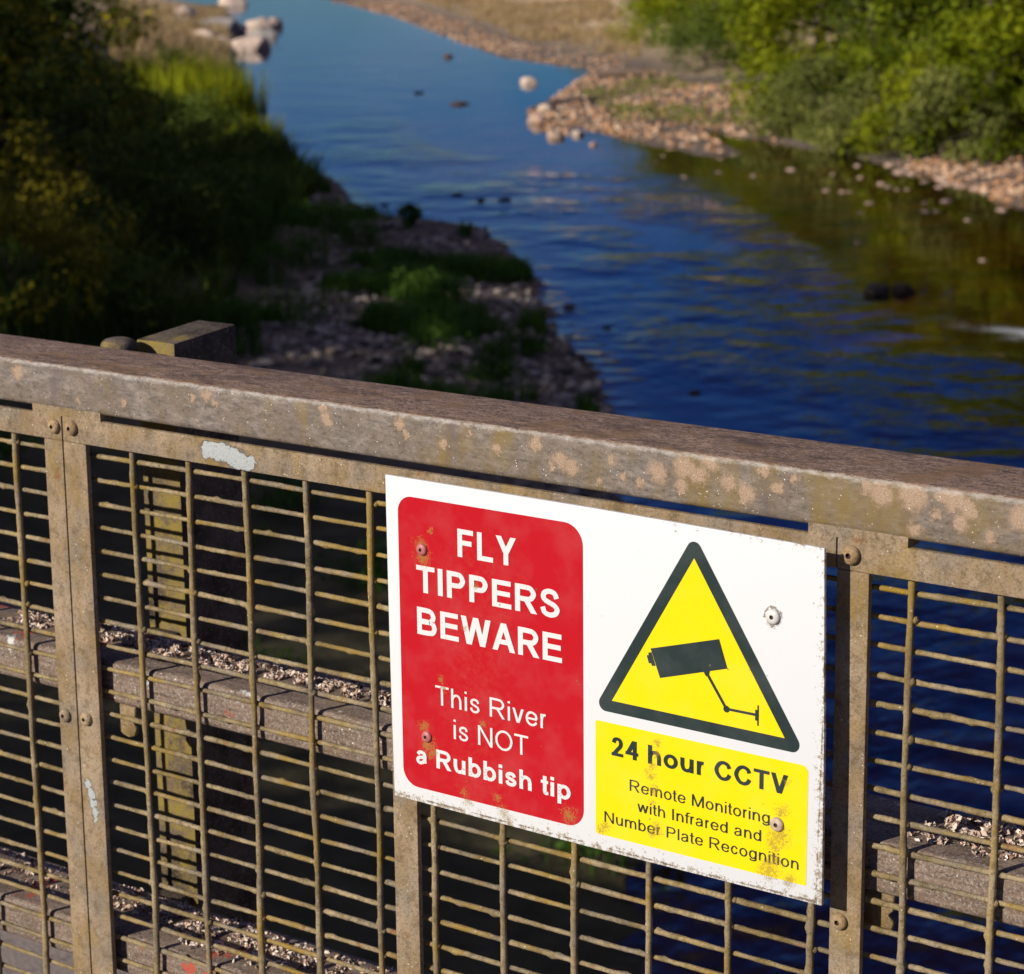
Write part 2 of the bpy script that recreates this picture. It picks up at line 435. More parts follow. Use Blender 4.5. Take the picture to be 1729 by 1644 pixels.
def post(x0):
    m = MB(); m.box(x0, x0+.055, .150, .246, -1.09, .060)
    m.v = [(x, y, z+(.0075 if z > 0 and y > .2 else 0)) for x, y, z in m.v]
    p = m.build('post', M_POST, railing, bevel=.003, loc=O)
    for zc in (.034, -.268, -.568):
        k = MB(); k.box(x0+.006, x0+.046, .1018 if zc > 0 else .1167, .1499, zc-.016, zc+.014)
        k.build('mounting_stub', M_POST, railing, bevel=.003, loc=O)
    return p
post(-.461)
def dome(name, c, axis, rad, h, mat, parent, socket=None, n=20):
    """round headed bolt or screw cap; axis is the outward direction"""
    a = Vector(axis).normalized(); q = a.to_track_quat('Z', 'Y')
    prof = [(1.0, 0), (1.0, .35), (.93, .62), (.75, .85), (.5, .97), (.30, 1.0)]
    prof += [(.24, .70), (.20, .45)] if socket else [(.12, 1.0)]
    vs = []; fs = []
    for (r, z) in prof:
        for k in range(n):
            w = 2*math.pi*k/n
            vs.append(Vector(c)+q @ Vector((r*rad*math.cos(w), r*rad*math.sin(w), z*h)))
    for i in range(len(prof)-1):
        for k in range(n):
            fs.append((i*n+k, i*n+(k+1) % n, (i+1)*n+(k+1) % n, (i+1)*n+k))
    fs.append(tuple((len(prof)-1)*n+k for k in range(n)))
    m = MB(); m.add(vs, fs)
    o = m.build(name, mat, parent, smooth='auto')
    if socket:
        o.data.materials.append(socket)
        for p in list(o.data.polygons)[-n*2-1:]: p.material_index = 1
    return o
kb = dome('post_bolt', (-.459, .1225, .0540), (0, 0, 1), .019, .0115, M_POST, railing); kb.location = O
# hanging weld tabs under the middle rail
def tab(x, w, top, bot, yy):
    m = MB()
    pr = [(0, top), (w, top), (w*.98, (top+bot)/2+.004), (w*.8, (top+bot)/2), (w, (top+bot)/2-.006), (w*.9, bot+.003), (w*.6, bot), (w*.25, bot+.002), (0, bot+.008), (w*.12, (top+bot)/2)]
    n = len(pr)
    m.add([(x+a, yy, b_) for a, b_ in pr]+[(x+a, yy+.006, b_) for a, b_ in pr], [tuple(range(n)), tuple(range(2*n-1, n-1, -1))]+[(i, n+i, n+(i+1) % n, (i+1) % n) for i in range(n)])
    m.build('weld_tab', M_FRAME, railing, bevel=.001, seg=1, loc=O)
tab(-.385, .026, -.2925, -.328, .022); tab(-.458, .022, -.2925, -.326, .022); tab(.472, .030, -.2925, -.330, .022); tab(-.985, .03, -.2925, -.33, .022)
# spacers that close the slot between rail and panel at each joint
for (a, b_) in ((-.462, -.366), (.428, .516), (-1.07, -.975), (-3.4, -3.3), (2.2, 2.3)):
    m = MB(); m.box(a, b_, .0006, .020, .0074, .0172)
    m.build('rail_spacer', M_FRAME, railing, loc=O)

def wire_pts(a, b, amp, seed, step=.0065):
    L = np.linalg.norm(np.array(b)-np.array(a)); n = max(6, int(L/step))
    t = np.linspace(0, 1, n)
    P = np.outer(1-t, a)+np.outer(t, b)
    r = np.random.default_rng(seed)
    ph = r.uniform(0, 6.28, 6)
    for i, (f, k) in enumerate(((1.1, 1.0), (2.3, .6), (4.7, .3))):
        w = np.sin(t*L*f*9+ph[i])*amp*k
        w2 = np.sin(t*L*f*8+ph[i+3])*amp*k*.5
        if abs(a[2]-b[2]) > .3: P[:, 0] += w; P[:, 1] += w2*.4
        else: P[:, 2] += w; P[:, 1] += w2*.3
    return P
def wire_rad(n, r0, seed, k=8):
    r = np.random.default_rng(seed)
    base = r.normal(0, .055, (n, k))
    sm = np.convolve(r.normal(0, 1, n+8), np.ones(9)/9, 'valid')[:n]
    rr = r0*(1+base+np.clip(sm, -.3, .6)[:, None]*.28)
    knob = r.random((n, k)) > .972
    rr[knob] *= r.uniform(1.2, 1.6, knob.sum())
    return rr
ZB = -1.02
def panel(x0, x1, bars, verts_x, z_first, dz, seed, bolts):
    fr = MB()
    fr.box(x0, x1, 0, .0062, -.0180, .0076)
    fr.box(x0, x1, 0, .0062, ZB-.0265, ZB)
    for (a, b_) in bars: fr.box(a, b_, 0, .0062, ZB+.0002, -.0182)
    frame = fr.build('panel_frame', M_FRAME, railing, bevel=.0013, seg=2, loc=O)
    w = MB()
    for i, x in enumerate(verts_x):
        P = wire_pts((x, .0085, -.010), (x, .0085, ZB+.004), .0009, seed+i)
        w.tube(P, wire_rad(len(P), .0031, seed+100+i), 8)
    rw = np.random.default_rng(seed+900)
    z = z_first; i = 0
    while z > ZB+.01:
        P = wire_pts((x0+.004, .0132, z), (x1-.004, .0132, z), .0005, seed+300+i)
        w.tube(P, wire_rad(len(P), .0024, seed+500+i, 7), 7)
        for x in verts_x:                      # weld blobs and lichen crusts at some crossings
            if rw.random() < .55:
                c = np.array([x+rw.normal(0, .0012), .0105+rw.normal(0, .0004), z+rw.normal(0, .0012)]); q_ = rw.uniform(.0030, .0043)
                w.tube([c-np.array([q_, 0, 0]), c-np.array([q_*.5, 0, 0]), c+np.array([q_*.5, 0, .0004]), c+np.array([q_, 0, 0])], [q_*.45, q_*rw.uniform(.85, 1.1), q_*rw.uniform(.8, 1.1), q_*.4], 6)
        z -= dz; i += 1
    w.build('wire_mesh', M_WIRE, frame, smooth=True)
    for (bx, bz, br) in bolts:
        dome('bolt', (bx, -.0002, bz), (0, -1, 0), br, br*.75, M_BOLT, frame, M_HOLE)
    return frame
panel(-1.05, -.4212, [(-1.05, -1.022), (-.4472, -.4212)], [-.4985-.0755*k for k in range(7)], -.0310, .0249, 1000, [(-.4300, -.0040, .0072), (-.4368, -.3100, .0072)])
panel(-.4196, .4544-.0008, [(-.4196, -.3880), (-.0046, .0238)], [-.3312, -.2570, -.1830, -.1077, -.0300, .0362, .1157, .1937, .2731, .3546, .4346], -.0313, .0247, 2000, [(-.4052, -.0030, .0075), (-.4062, -.3080, .0072)])
panel(.4546, 2.0, [(.4546, .4834), (1.0, 1.028)], [.5163+.0770*k for k in range(19)], -.0312, .0242, 3000, [(.4676, -.0046, .0080), (.4644, -.3160, .0072)])

# ------------------------------------------------------------------ the sign
SY = -.0262
sign = tag(empty('warning_sign', (0, 0, 0)), 'white warning sign with red panel and yellow CCTV triangle on the mesh railing', 'sign')
def slab(name, outline, y, th, mat, parent=sign, bev=0.0):
    """flat plate in the sign plane; outline in mm, its face at y, th metres thick"""
    n = len(outline)
    m = MB()
    m.add([(a/1000, y, b_/1000) for a, b_ in outline]+[(a/1000, y+th, b_/1000) for a, b_ in outline], [tuple(range(n-1, -1, -1)), tuple(range(n, 2*n))]+[(i, (i+1) % n, n+(i+1) % n, n+i) for i in range(n)])
    o = m.build(name, mat, parent, bevel=bev, seg=2)
    bm = bmesh.new(); bm.from_mesh(o.data); bmesh.ops.recalc_face_normals(bm, faces=bm.faces); bm.to_mesh(o.data); bm.free()
    return o
def rrect(x0, x1, z0, z1, rs, n=8):
    """counter-clockwise rounded rectangle; rs = radii bl, br, tr, tl"""
    out = []
    for (cx, cz, a, r) in ((x0, z0, 180, rs[0]), (x1, z0, 270, rs[1]), (x1, z1, 0, rs[2]), (x0, z1, 90, rs[3])):
        sx = 1 if cx == x0 else -1; sz = 1 if cz == z0 else -1
        for k in range(n+1):
            w = R(a+90*k/n)
            out.append((cx+sx*r+r*math.cos(w), cz+sz*r+r*math.sin(w)))
    return out
def rpoly(pts, r, n=8):
    """counter-clockwise polygon with rounded corners"""
    out = []; k = len(pts)
    for i in range(k):
        p = np.array(pts[i], float); a = np.array(pts[i-1], float)-p; b_ = np.array(pts[(i+1) % k], float)-p
        a /= np.linalg.norm(a); b_ /= np.linalg.norm(b_)
        half = math.acos(np.clip(a@b_, -1, 1))/2
        d = r/math.tan(half); c = p+(a+b_)/np.linalg.norm(a+b_)*r/math.sin(half)
        s_, e_ = p+a*d-c, p+b_*d-c
        w0 = math.atan2(s_[1], s_[0]); w1 = math.atan2(e_[1], e_[0])
        while w1 < w0: w1 += 2*math.pi
        for j in range(n+1):
            w = w0+(w1-w0)*j/n
            out.append((c[0]+r*math.cos(w), c[1]+r*math.sin(w)))
    return out
# slightly warped white board
slab('sign_board', [(18.8, -293.2), (235, -295.0), (461.6, -294.4), (460.5, -150), (457.4, 4.6), (240, 7.4), (16.2, 8.0), (16.8, -140)], SY, .0035, M_WHITE, bev=.0006)
L1, L2, L3 = SY-.00025, SY-.0004, SY-.0006
slab('red_panel', rrect(30, 228.5, -279.5, -8.5, (17, 17, 19, 15)), L1, .0004, M_RED)
slab('yellow_panel', rrect(241, 447, -280.5, -177.8, (3, 1.5, 6, 2)), L1, .0004, M_YEL)
tri = [(338.3, -21.0), (257.9, -157.6), (425.0, -158.2)]
def offset_tri(t, d):
    t = [np.array(p) for p in t]; c = sum(t)/3; lines = []
    for i in range(3):
        a, b_ = t[i], t[(i+1) % 3]; e = (b_-a)/np.linalg.norm(b_-a); n = np.array([e[1], -e[0]])
        if n@(c-a) > 0: n = -n
        lines.append((a+n*d, e))
    out = []
    for i in range(3):
        (p, e), (q_, f) = lines[i-1], lines[i]
        s_ = np.linalg.solve(np.array([e, -f]).T, q_-p); out.append(p+e*s_[0])
    return [tuple(p) for p in out]
trio = offset_tri(tri, 10.6)
tri_b = slab('warning_triangle', rpoly(trio, 7.0), L1, .0004, M_DARK)
slab('triangle_face', tri, L2, .0004, M_YEL, tri_b)
def strip(parts):
    """join quads/polys (mm) into one mesh, each a hair above the last"""
    m = MB()
    for i, pl in enumerate(parts):
        a = sum(pl[j][0]*pl[(j+1) % len(pl)][1]-pl[(j+1) % len(pl)][0]*pl[j][1] for j in range(len(pl)))
        if a < 0: pl = pl[::-1]
        y = L3-.00002*(i % 9)
        m.add([(p[0]/1000, y, p[1]/1000) for p in pl], [tuple(range(len(pl)))])
    return m
def seg(p, q_, w):
    p, q_ = np.array(p), np.array(q_); d = (q_-p)/np.linalg.norm(q_-p); n = np.array([-d[1], d[0]])*w/2
    return [tuple(p+n), tuple(p-n), tuple(q_-n), tuple(q_+n)]
cs = [[(296.6, -104.7), (362.8, -85.3), (371.0, -109.1), (306, -128.8)],
      [(294.2, -108.8), (297.5, -107.8), (301.6, -119.0), (298.0, -119.6)], [(292.8, -111.3), (296.2, -110.4), (298.2, -117.2), (295.0, -118.0)],
      [(347.6, -115.2), (354.4, -113.6), (353.2, -118.9), (350.6, -119.2)], seg((351.8, -117), (370.3, -143.6), 2.6), seg((370.3, -143.6), (398.3, -143.4), 2.3),
      [(370.4+3*math.cos(w), -143.7+3*math.sin(w)) for w in np.linspace(0, 2*math.pi, 17)[:-1]],
      [(397.5, -139), (399.7, -139), (399.7, -148.3), (397.5, -148.3)], [(399.5, -134.9), (400.8, -134.9), (400.8, -152.4), (399.5, -152.4)]]
strip(cs).build('camera_symbol', M_DARK, tri_b)

# ---- lettering: stroke glyphs of a plain grotesque, cap height 1
XH = .725
ADVB = dict(F=611, L=611, Y=667, T=611, I=278, P=667, E=667, R=722, S=667, B=722, W=944, A=722, a=556, u=611, b=611, i=278, s=556, h=611, t=333, p=611, o=611, r=389, C=722, V=667)
ADVR = dict(T=611, h=556, i=222, s=500, R=722, v=500, e=556, r=333, N=722, O=778, m=833, o=556, t=278, M=833, n=556, g=556, w=722, I=278, f=278, a=556, d=556, u=556, b=556, P=667, l=222, c=500)
def catmull(P, closed=False, k=7):
    P = [np.array(p, float) for p in P]; n = len(P); out = []
    rngi = range(n if closed else n-1)
    for i in rngi:
        p1, p2 = P[i], P[(i+1) % n]
        p0 = P[(i-1) % n] if closed or i > 0 else 2*p1-p2
        p3 = P[(i+2) % n] if closed or i+2 < n else 2*p2-p1
        for j in range(k):
            t = j/k
            out.append(.5*((2*p1)+(-p0+p2)*t+(2*p0-5*p1+4*p2-p3)*t*t+(-p0+3*p1-3*p2+p3)*t**3))
    if not closed: out.append(P[-1])
    return out
def stroke(P, t, closed=False, smooth=True):
    P = catmull(P, closed) if smooth else [np.array(p, float) for p in P]
    n = len(P); L, Rr = [], []
    for i in range(n):
        a = P[(i-1) % n] if closed or i > 0 else P[i]
        c = P[(i+1) % n] if closed or i < n-1 else P[i]
        d = c-a; d = d/np.linalg.norm(d); nn = np.array([-d[1], d[0]])
        tt = t*(.5-.06*abs(d[0]))
        L.append(P[i]+nn*tt); Rr.append(P[i]-nn*tt)
    return [[tuple(L[i]), tuple(Rr[i]), tuple(Rr[(i+1) % n]), tuple(L[(i+1) % n])] for i in range(n if closed else n-1)]
def glyph(ch, bold):
    t = .205 if bold else .128
    h = t*.86
    A = (ADVB if bold else ADVR)
    adv = (556 if ch in '24' else A[ch])/716
    s = .085 if bold else .095
    if ch in 'AVYWvwTCOS': s = .04 if ch not in 'COS' else .06
    w = adv
    bar = lambda x0, y0, x1, y1: [(x0, y0), (x1, y0), (x1, y1), (x0, y1)]
    dg = lambda xa, ya, xb, yb, tx=t*1.08: [(xa-tx/2, ya), (xa+tx/2, ya), (xb+tx/2, yb), (xb-tx/2, yb)]
    box = lambda P, x0, x1, y0, y1: [(x0+t/2+px*(x1-x0-t), y0+h/2+py*(y1-y0-h)) for px, py in P]
    CC = [(.97, .70), (.83, .91), (.52, 1), (.2, .87), (0, .5), (.2, .13), (.52, 0), (.83, .1), (.99, .32)]
    SS = [(.93, .73), (.80, .93), (.48, 1), (.17, .92), (.07, .74), (.2, .6), (.5, .51), (.82, .41), (.96, .25), (.82, .07), (.48, 0), (.15, .08), (.02, .30)]
    EL = [(.5+.5*math.cos(k*math.pi/8), .5+.5*math.sin(k*math.pi/8)) for k in range(16)]
    x0, x1 = s, w-s
    Pl = []
    if ch == 'F': Pl = [bar(x0, 0, x0+t, 1), bar(x0+t, 1-h, x1, 1), bar(x0+t, .43, x1-.07, .43+h)]
    elif ch == 'L': Pl = [bar(x0, 0, x0+t, 1), bar(x0+t, 0, x1, h)]
    elif ch == 'E': Pl = [bar(x0, 0, x0+t, 1), bar(x0+t, 1-h, x1, 1), bar(x0+t, .43, x1-.03, .43+h), bar(x0+t, 0, x1+.02, h)]
    elif ch in 'Il': Pl = [bar(w/2-t/2, 0, w/2+t/2, 1)]
    elif ch == 'T': Pl = [bar(x0, 1-h, x1, 1), bar(w/2-t/2, 0, w/2+t/2, 1-h)]
    elif ch in 'PRB':
        top = box([(0, 1), (.5, 1), (.82, .96), (1, .74), (.82, .52), (.5, .48), (0, .48)], x0, x1-(.03 if ch == 'B' else 0), 0, 1)
        Pl = [bar(x0, 0, x0+t, 1)]+stroke(top[:1]+catmull(top[1:6])+top[6:], t, smooth=False)
        if ch == 'R': Pl += [dg(x1-t*.42, 0, w*.52, .47, t*1.2)]
        if ch == 'B':
            lo = box([(0, .5), (.55, .5), (.88, .45), (1, .25), (.88, .045), (.55, 0), (0, 0)], x0, x1+.01, 0, 1)
            Pl += stroke(lo[:1]+catmull(lo[1:6])+lo[6:], t, smooth=False)
    elif ch == 'Y': Pl = [dg(w/2, .42, x0+t*.55, 1, t*1.15), dg(w/2, .42, x1-t*.55, 1, t*1.15), bar(w/2-t/2, 0, w/2+t/2, .46)]
    elif ch in 'Vv':
        H = 1 if ch == 'V' else XH
        Pl = [dg(w/2-t*.05, 0, x0+t*.55, H), dg(w/2+t*.05, 0, x1-t*.55, H)]
    elif ch in 'Ww':
        H = 1 if ch == 'W' else XH; q1, q2 = x0+(w-2*s)*.27, x0+(w-2*s)*.73
        Pl = [dg(q1, 0, x0+t*.5, H), dg(q1, 0, w/2, H), dg(q2, 0, w/2, H), dg(q2, 0, x1-t*.5, H)]
    elif ch == 'A': Pl = [dg(x0+t*.5, 0, w/2, 1), dg(x1-t*.5, 0, w/2, 1), bar(w*.28, .24, w*.72, .24+h)]
    elif ch == 'N': Pl = [bar(x0, 0, x0+t, 1), bar(x1-t, 0, x1, 1), dg(x1-t*.55, 0, x0+t*.55, 1)]
    elif ch == 'M': Pl = [bar(x0, 0, x0+t, 1), bar(x1-t, 0, x1, 1), dg(w/2, 0, x0+t*.55, 1), dg(w/2, 0, x1-t*.55, 1)]
    elif ch == 'O': Pl = stroke(box(EL, x0, x1, -.012, 1.012), t, True)
    elif ch == 'o': Pl = stroke(box(EL, x0-.03, x1+.03, -.01, XH+.01), t, True)
    elif ch == 'C': Pl = stroke(box(CC, x0, x1, -.012, 1.012), t)
    elif ch == 'c': Pl = stroke(box(CC, x0-.03, x1+.03, -.01, XH+.01), t)
    elif ch == 'S': Pl = stroke(box(SS, x0, x1, -.012, 1.012), t)
    elif ch == 's': Pl = stroke(box(SS, x0-.03, x1+.03, -.01, XH+.01), t)
    elif ch == 'e': Pl = [bar(x0+t*.5-.03, XH*.5-h*.5, x1-t*.3+.03, XH*.5+h*.42)]+stroke(box([(1, .50), (.93, .82), (.5, 1), (.15, .86), (0, .5), (.15, .14), (.52, 0), (.85, .09), (.99, .27)], x0-.03, x1+.03, -.01, XH+.01), t)
    elif ch == 'a':
        Pl = stroke(box([(.06, .74), (.2, .94), (.48, 1), (.78, .93), (.88, .70), (.88, .2), (.94, .0)], x0-.03, x1+.03, 0, XH+.01), t)
        Pl += stroke(box([(.86, .60), (.5, .54), (.14, .45), (0, .24), (.12, .04), (.36, 0), (.68, .1), (.86, .34)], x0-.03, x1+.03, -.01, XH), t*.92)
    elif ch in 'hnmru':
        Pl = [bar(x0, 0, x0+t, 1 if ch == 'h' else XH)]
        if ch in 'hn':
            Pl += [bar(x1-t, 0, x1, XH*.58)]+stroke(box([(0, .52), (.14, .84), (.5, 1), (.86, .88), (1, .55)], x0, x1, 0, XH+.01), t)
        elif ch == 'm':
            mid = (x0+x1)/2
            for (p, q_) in ((x0, mid+t/2), (mid-t/2, x1)):
                Pl += [bar(q_-t, 0, q_, XH*.6)]+stroke(box([(0, .52), (.14, .86), (.5, 1), (.86, .9), (1, .57)], p, q_, 0, XH+.01), t)
        elif ch == 'r': Pl += stroke(box([(0, .5), (.2, .82), (.6, 1), (1.1, .97)], x0, x1+.05, 0, XH+.01), t)
        else: Pl = [bar(x1-t, 0, x1, XH), bar(x0, XH*.42, x0+t, XH)]+stroke(box([(0, .45), (.14, .12), (.5, 0), (.86, .16), (1, .48)], x0, x1, -.01, XH), t)
    elif ch in 'bdpg':
        left = ch in 'bp'
        y0, y1 = (0, 1) if ch in 'bd' else (-.28, XH)
        sx = x0 if left else x1-t
        if ch == 'g':
            y0 = -.10
            Pl += stroke(box([(1, 0), (.93, -.24), (.5, -.345), (.15, -.28), (.03, -.13)], x0-.02, x1, 0, XH), t)
        Pl += [bar(sx, y0, sx+t, y1)]+stroke(box(EL, x0 if left else x0-.03, x1+.03 if left else x1, -.01, XH+.01), t, True)
    elif ch == 'i': Pl = [bar(w/2-t/2, 0, w/2+t/2, XH), bar(w/2-t/2, 1-h, w/2+t/2, 1)]
    elif ch == 't': Pl = [bar(w*.30, .16, w*.30+t, .95), bar(.03, XH-h*.9, w-.04, XH)]+stroke([(w*.30+t/2, .22), (w*.36+t/2, .08), (w*.62+t*.3, h*.45), (w-.03, h*.5)], t*.95)
    elif ch == 'f': Pl = [bar(w*.32, 0, w*.32+t, .8), bar(.03, XH-h*.9, w-.02, XH)]+stroke([(w*.32+t/2, .76), (w*.40+t/2, .91), (w*.7+t*.3, 1-h*.45), (w+.04, 1-h*.5)], t*.95)
    elif ch == '2': Pl = stroke(box([(.03, .72), (.16, .93), (.5, 1), (.82, .93), (.95, .74), (.84, .53), (.45, .28), (.08, .02)], s-.02, w-s, 0, 1.01), t)+[bar(s-.02, 0, w-s, h)]
    elif ch == '4': Pl = [bar(w*.56, 0, w*.56+t, 1), bar(s-.04, .225, w-s+.03, .225+h), dg(s+.06, .26, w*.56+t*.4, 1, t*1.1)]
    return adv, Pl
def lettering(text, x0, x1, base, cap, bold, mat):
    cur = 0; allp = []
    for ch in text:
        if ch == ' ': cur += 278/716; continue
        adv, Pl = glyph(ch, bold)
        allp += [[(px+cur, py) for px, py in pl] for pl in Pl]
        cur += adv
    lo = min(p[0] for pl in allp for p in pl); hi = max(p[0] for pl in allp for p in pl)
    k = (x1-x0)/(hi-lo)
    strip([[(x0+(px-lo)*k, base+py*cap) for px, py in pl] for pl in allp]).build('lettering', mat, sign)
for a in (('FLY', 96.3, 159.5, -55.3, 25.3, True, M_LETW), ('TIPPERS', 49.8, 204.8, -94.3, 24.7, True, M_LETW), ('BEWARE', 49.7, 207, -133.4, 25.2, True, M_LETW),
          ('This River', 68.7, 189.6, -196, 17.9, False, M_LETW), ('is NOT', 88.7, 170.5, -224.8, 18.2, False, M_LETW), ('a Rubbish tip', 45.5, 215.2, -256.4, 17.8, True, M_LETW),
          ('24 hour CCTV', 257.6, 428.8, -206.1, 16.8, True, M_DARK), ('Remote Monitoring', 276, 412.3, -234.4, 10.3, False, M_DARK), ('with Infrared and', 283.8, 404.5, -251.4, 10.0, False, M_DARK),
          ('Number Plate Recognition', 250.2, 439.8, -268.2, 10.1, False, M_DARK)):
    lettering(*a)
for (sx, sz), mt, rd in zip(SCREWS, (M_SCRP, M_SCRP, M_SCRW, M_SCRB), (5.6, 5.4, 6.2, 6.2)):
    dome('screw', (sx/1000, SY-.0004, sz/1000), (0, -1, 0), rd/1000, .0030, mt, sign, M_HOLE, 24)
    m = MB(); m.tube([(sx/1000, SY+.0036, sz/1000), (sx/1000, -.0004, sz/1000)], .003, 8); m.build('screw_shank', M_HOLE, sign)

# ------------------------------------------------------------------ litter on the rails
def litter_material():
    b = B('dry_litter_flakes')
    rnd = b.geo.outputs['Random Per Island']
    c = b.mix(b.map(rnd, .0, .45), (.22, .115, .07), (.56, .42, .33))
    c = b.mix(b.map(rnd, .45, .95), c, (.78, .68, .60))
    c = b.mix(b.map(rnd, .93, .95), c, (.06, .035, .025))
    return b.done(c, .85, 0, .2)
M_LIT = litter_material()
def flakes(n, centers, z0, seed, ymin=.02, ymax=.113):
    r = np.random.default_rng(seed); V = []; Fc = []
    for (x0, x1, y0, y1, hmax, k) in centers:
        m = int(n*k)
        x = r.uniform(x0, x1, m); u_ = r.beta(2, 2, m); y = np.clip(y0+(y1-y0)*u_, ymin, ymax)
        edge = np.minimum((x-x0)/(x1-x0), (x1-x)/(x1-x0))*2
        keep = r.random(m) < np.clip(edge*3+.15, 0, 1)
        x, y, u_, edge = x[keep], y[keep], u_[keep], edge[keep]; m = len(x)
        lump = np.array([mnoise.noise((a*60, b_*60, seed)) for a, b_ in zip(x, y)])
        keep = lump > -.02
        x, y, u_, edge, lump = x[keep], y[keep], u_[keep], edge[keep], lump[keep]; m = len(x)
        z = z0+r.random(m)*hmax*np.clip(.35+lump*1.6, .1, 1)*np.clip(4*u_*(1-u_), .2, 1)*np.clip(edge*2+.2, 0, 1)
        for i in range(m):
            L = r.uniform(.0016, .0044); w = L*r.uniform(.35, .8)
            a = Vector(r.normal(0, 1, 3)).normalized(); b_ = a.cross(Vector(r.normal(0, 1, 3))).normalized(); c_ = a.cross(b_)
            p = Vector((x[i], y[i], z[i]+.0008)); n0 = len(V)
            V += [p+a*L, p+b_*w, p-a*L, p-b_*w, p+c_*w*.5]
            Fc += [(n0, n0+1, n0+4), (n0+1, n0+2, n0+4), (n0+2, n0+3, n0+4), (n0+3, n0, n0+4)]
    return V, Fc
def litter(name, n, centers, z0, seed, label):
    V, Fc = flakes(n, centers, z0, seed)
    o = mesh_np(name, np.array([tuple(v) for v in V]), np.array(Fc), M_LIT)
    return tag(o, label, 'litter', kind='stuff')
litter('dry_litter', 2300, [(-.60, -.44, .05, .113, .006, .7), (-.44, -.36, .05, .113, .007, .7), (-.40, -.27, .045, .108, .009, 1.3), (-.31, -.18, .05, .113, .006, .8), (-.24, -.13, .06, .113, .006, .8),
                                   (-.14, -.05, .05, .100, .004, .45), (-.03, .06, .03, .10, .007, .6), (.10, .30, .05, .11, .006, .6), (.50, .66, .035, .113, .011, 2.2), (.62, .9, .03, .11, .012, 2.0)], -.2475, 3,
       'pale flaky lichen litter lying along the top of the middle rail')
litter('dry_litter', 2000, [(-.75, -.52, .05, .113, .004, .6), (-.52, -.40, .06, .113, .005, .8), (-.40, -.27, .05, .113, .006, 1.2), (-.33, -.20, .03, .11, .006, 1.3), (-.22, -.05, .03, .11, .006, 1.0), (.2, .6, .03, .11, .006, .7)], -.5475, 4,
       'pale flaky lichen litter lying along the top of the lower rail')

# ------------------------------------------------------------------ bridge deck
def deck_material():
    b = B('bridge_deck_concrete')
    c = b.mix(b.map(b.noise(16, 6, .75), .40, .62), (.10, .075, .065), (.30, .235, .205))
    c = b.mix(b.map(b.vor(45), .0, .5), c, (.26, .21, .18))
    b.bump(b.noise(90, 5, .75), .7, .006)
    return b.done(c, .9)
m = MB(); m.box(-30, 14, -3.4, .80, -1.42, -1.092)
tag(m.build('bridge_deck', deck_material(), None), 'stained concrete deck of the bridge beneath the railing', 'deck', kind='structure')
#@@BACKGROUND
# ------------------------------------------------------------------ river valley: survey helper
ZW = -6.5                                     # water level
def ray(px, py):
    return fw+(px-PW/2)/F_PX*rt+(PH/2-py)/F_PX*up
def on_plane(px, py, z):
    """where the line of sight through a point of the photograph meets the level z"""
    d = ray(px, py); t = (z-CAM[2])/d[2]
    return CAM+t*d
def shore(pts): return np.array([on_plane(a, b, ZW)[:2] for a, b in pts])

left_px = [(60, 4), (180, 12), (300, 14), (392, 4), (396, 60), (400, 105), (425, 165), (446, 240), (478, 276), (520, 291), (562, 300), (590, 335), (640, 368), (700, 371), (760, 374), (820, 385), (850, 408), (882, 432), (905, 462),
           (922, 500), (938, 530), (942, 575), (985, 595), (1012, 640), (1035, 700), (1045, 760), (1050, 900), (1055, 1050), (1060, 1300), (1070, 1640)]
right_px = [(480, -40), (545, -2), (600, 10), (660, 25), (745, 58), (850, 96), (930, 106), (992, 116), (1000, 126), (970, 142), (945, 160), (905, 180), (890, 192), (915, 218), (938, 238), (960, 222), (985, 214), (1040, 226), (1100, 244), (1170, 262),
            (1235, 266), (1262, 258), (1225, 244), (1180, 224), (1192, 216), (1260, 232), (1345, 248), (1420, 258), (1485, 275), (1545, 288), (1590, 305), (1640, 318), (1700, 345), (1729, 358)]
LS = np.vstack([[(-420, 200)], shore(left_px), [(-6, 6), (-5, -10), (-8, -60), (0, -300), (0, -2500)]])
RS = np.vstack([[(-420, 520)], shore(right_px), [(-16, 42), (-8, 26), (2, 14), (9, 2), (14, -14), (18, -60), (30, -300), (30, -2500)]])
RIVER = np.vstack([LS, RS[::-1]])

def dist_poly(P, L):
    d = np.full(len(P), 1e9)
    for a, b in zip(L[:-1], L[1:]):
        ab = b-a; t = np.clip(((P-a)@ab)/(ab@ab), 0, 1)
        d = np.minimum(d, np.hypot(*(P-(a+t[:, None]*ab)).T))
    return d
def inside(P, poly):
    c = np.zeros(len(P), bool); x, y = P.T
    for (x1, y1), (x2, y2) in zip(poly, np.roll(poly, -1, 0)):
        k = ((y1 > y) != (y2 > y)) & (x < (x2-x1)*(y-y1)/(y2-y1+1e-12)+x1)
        c ^= k
    return c
def vnoise(P, s, seed):
    """smooth value noise on the plan, -1..1"""
    r = np.random.default_rng(seed); T = r.uniform(-1, 1, (256, 256))
    q = P/s; i = np.floor(q).astype(int); f = q-i; f = f*f*(3-2*f)
    g = lambda a, b: T[(i[:, 0]+a) % 256, (i[:, 1]+b) % 256]
    return (g(0, 0)*(1-f[:, 0])+g(1, 0)*f[:, 0])*(1-f[:, 1])+(g(0, 1)*(1-f[:, 0])+g(1, 1)*f[:, 0])*f[:, 1]
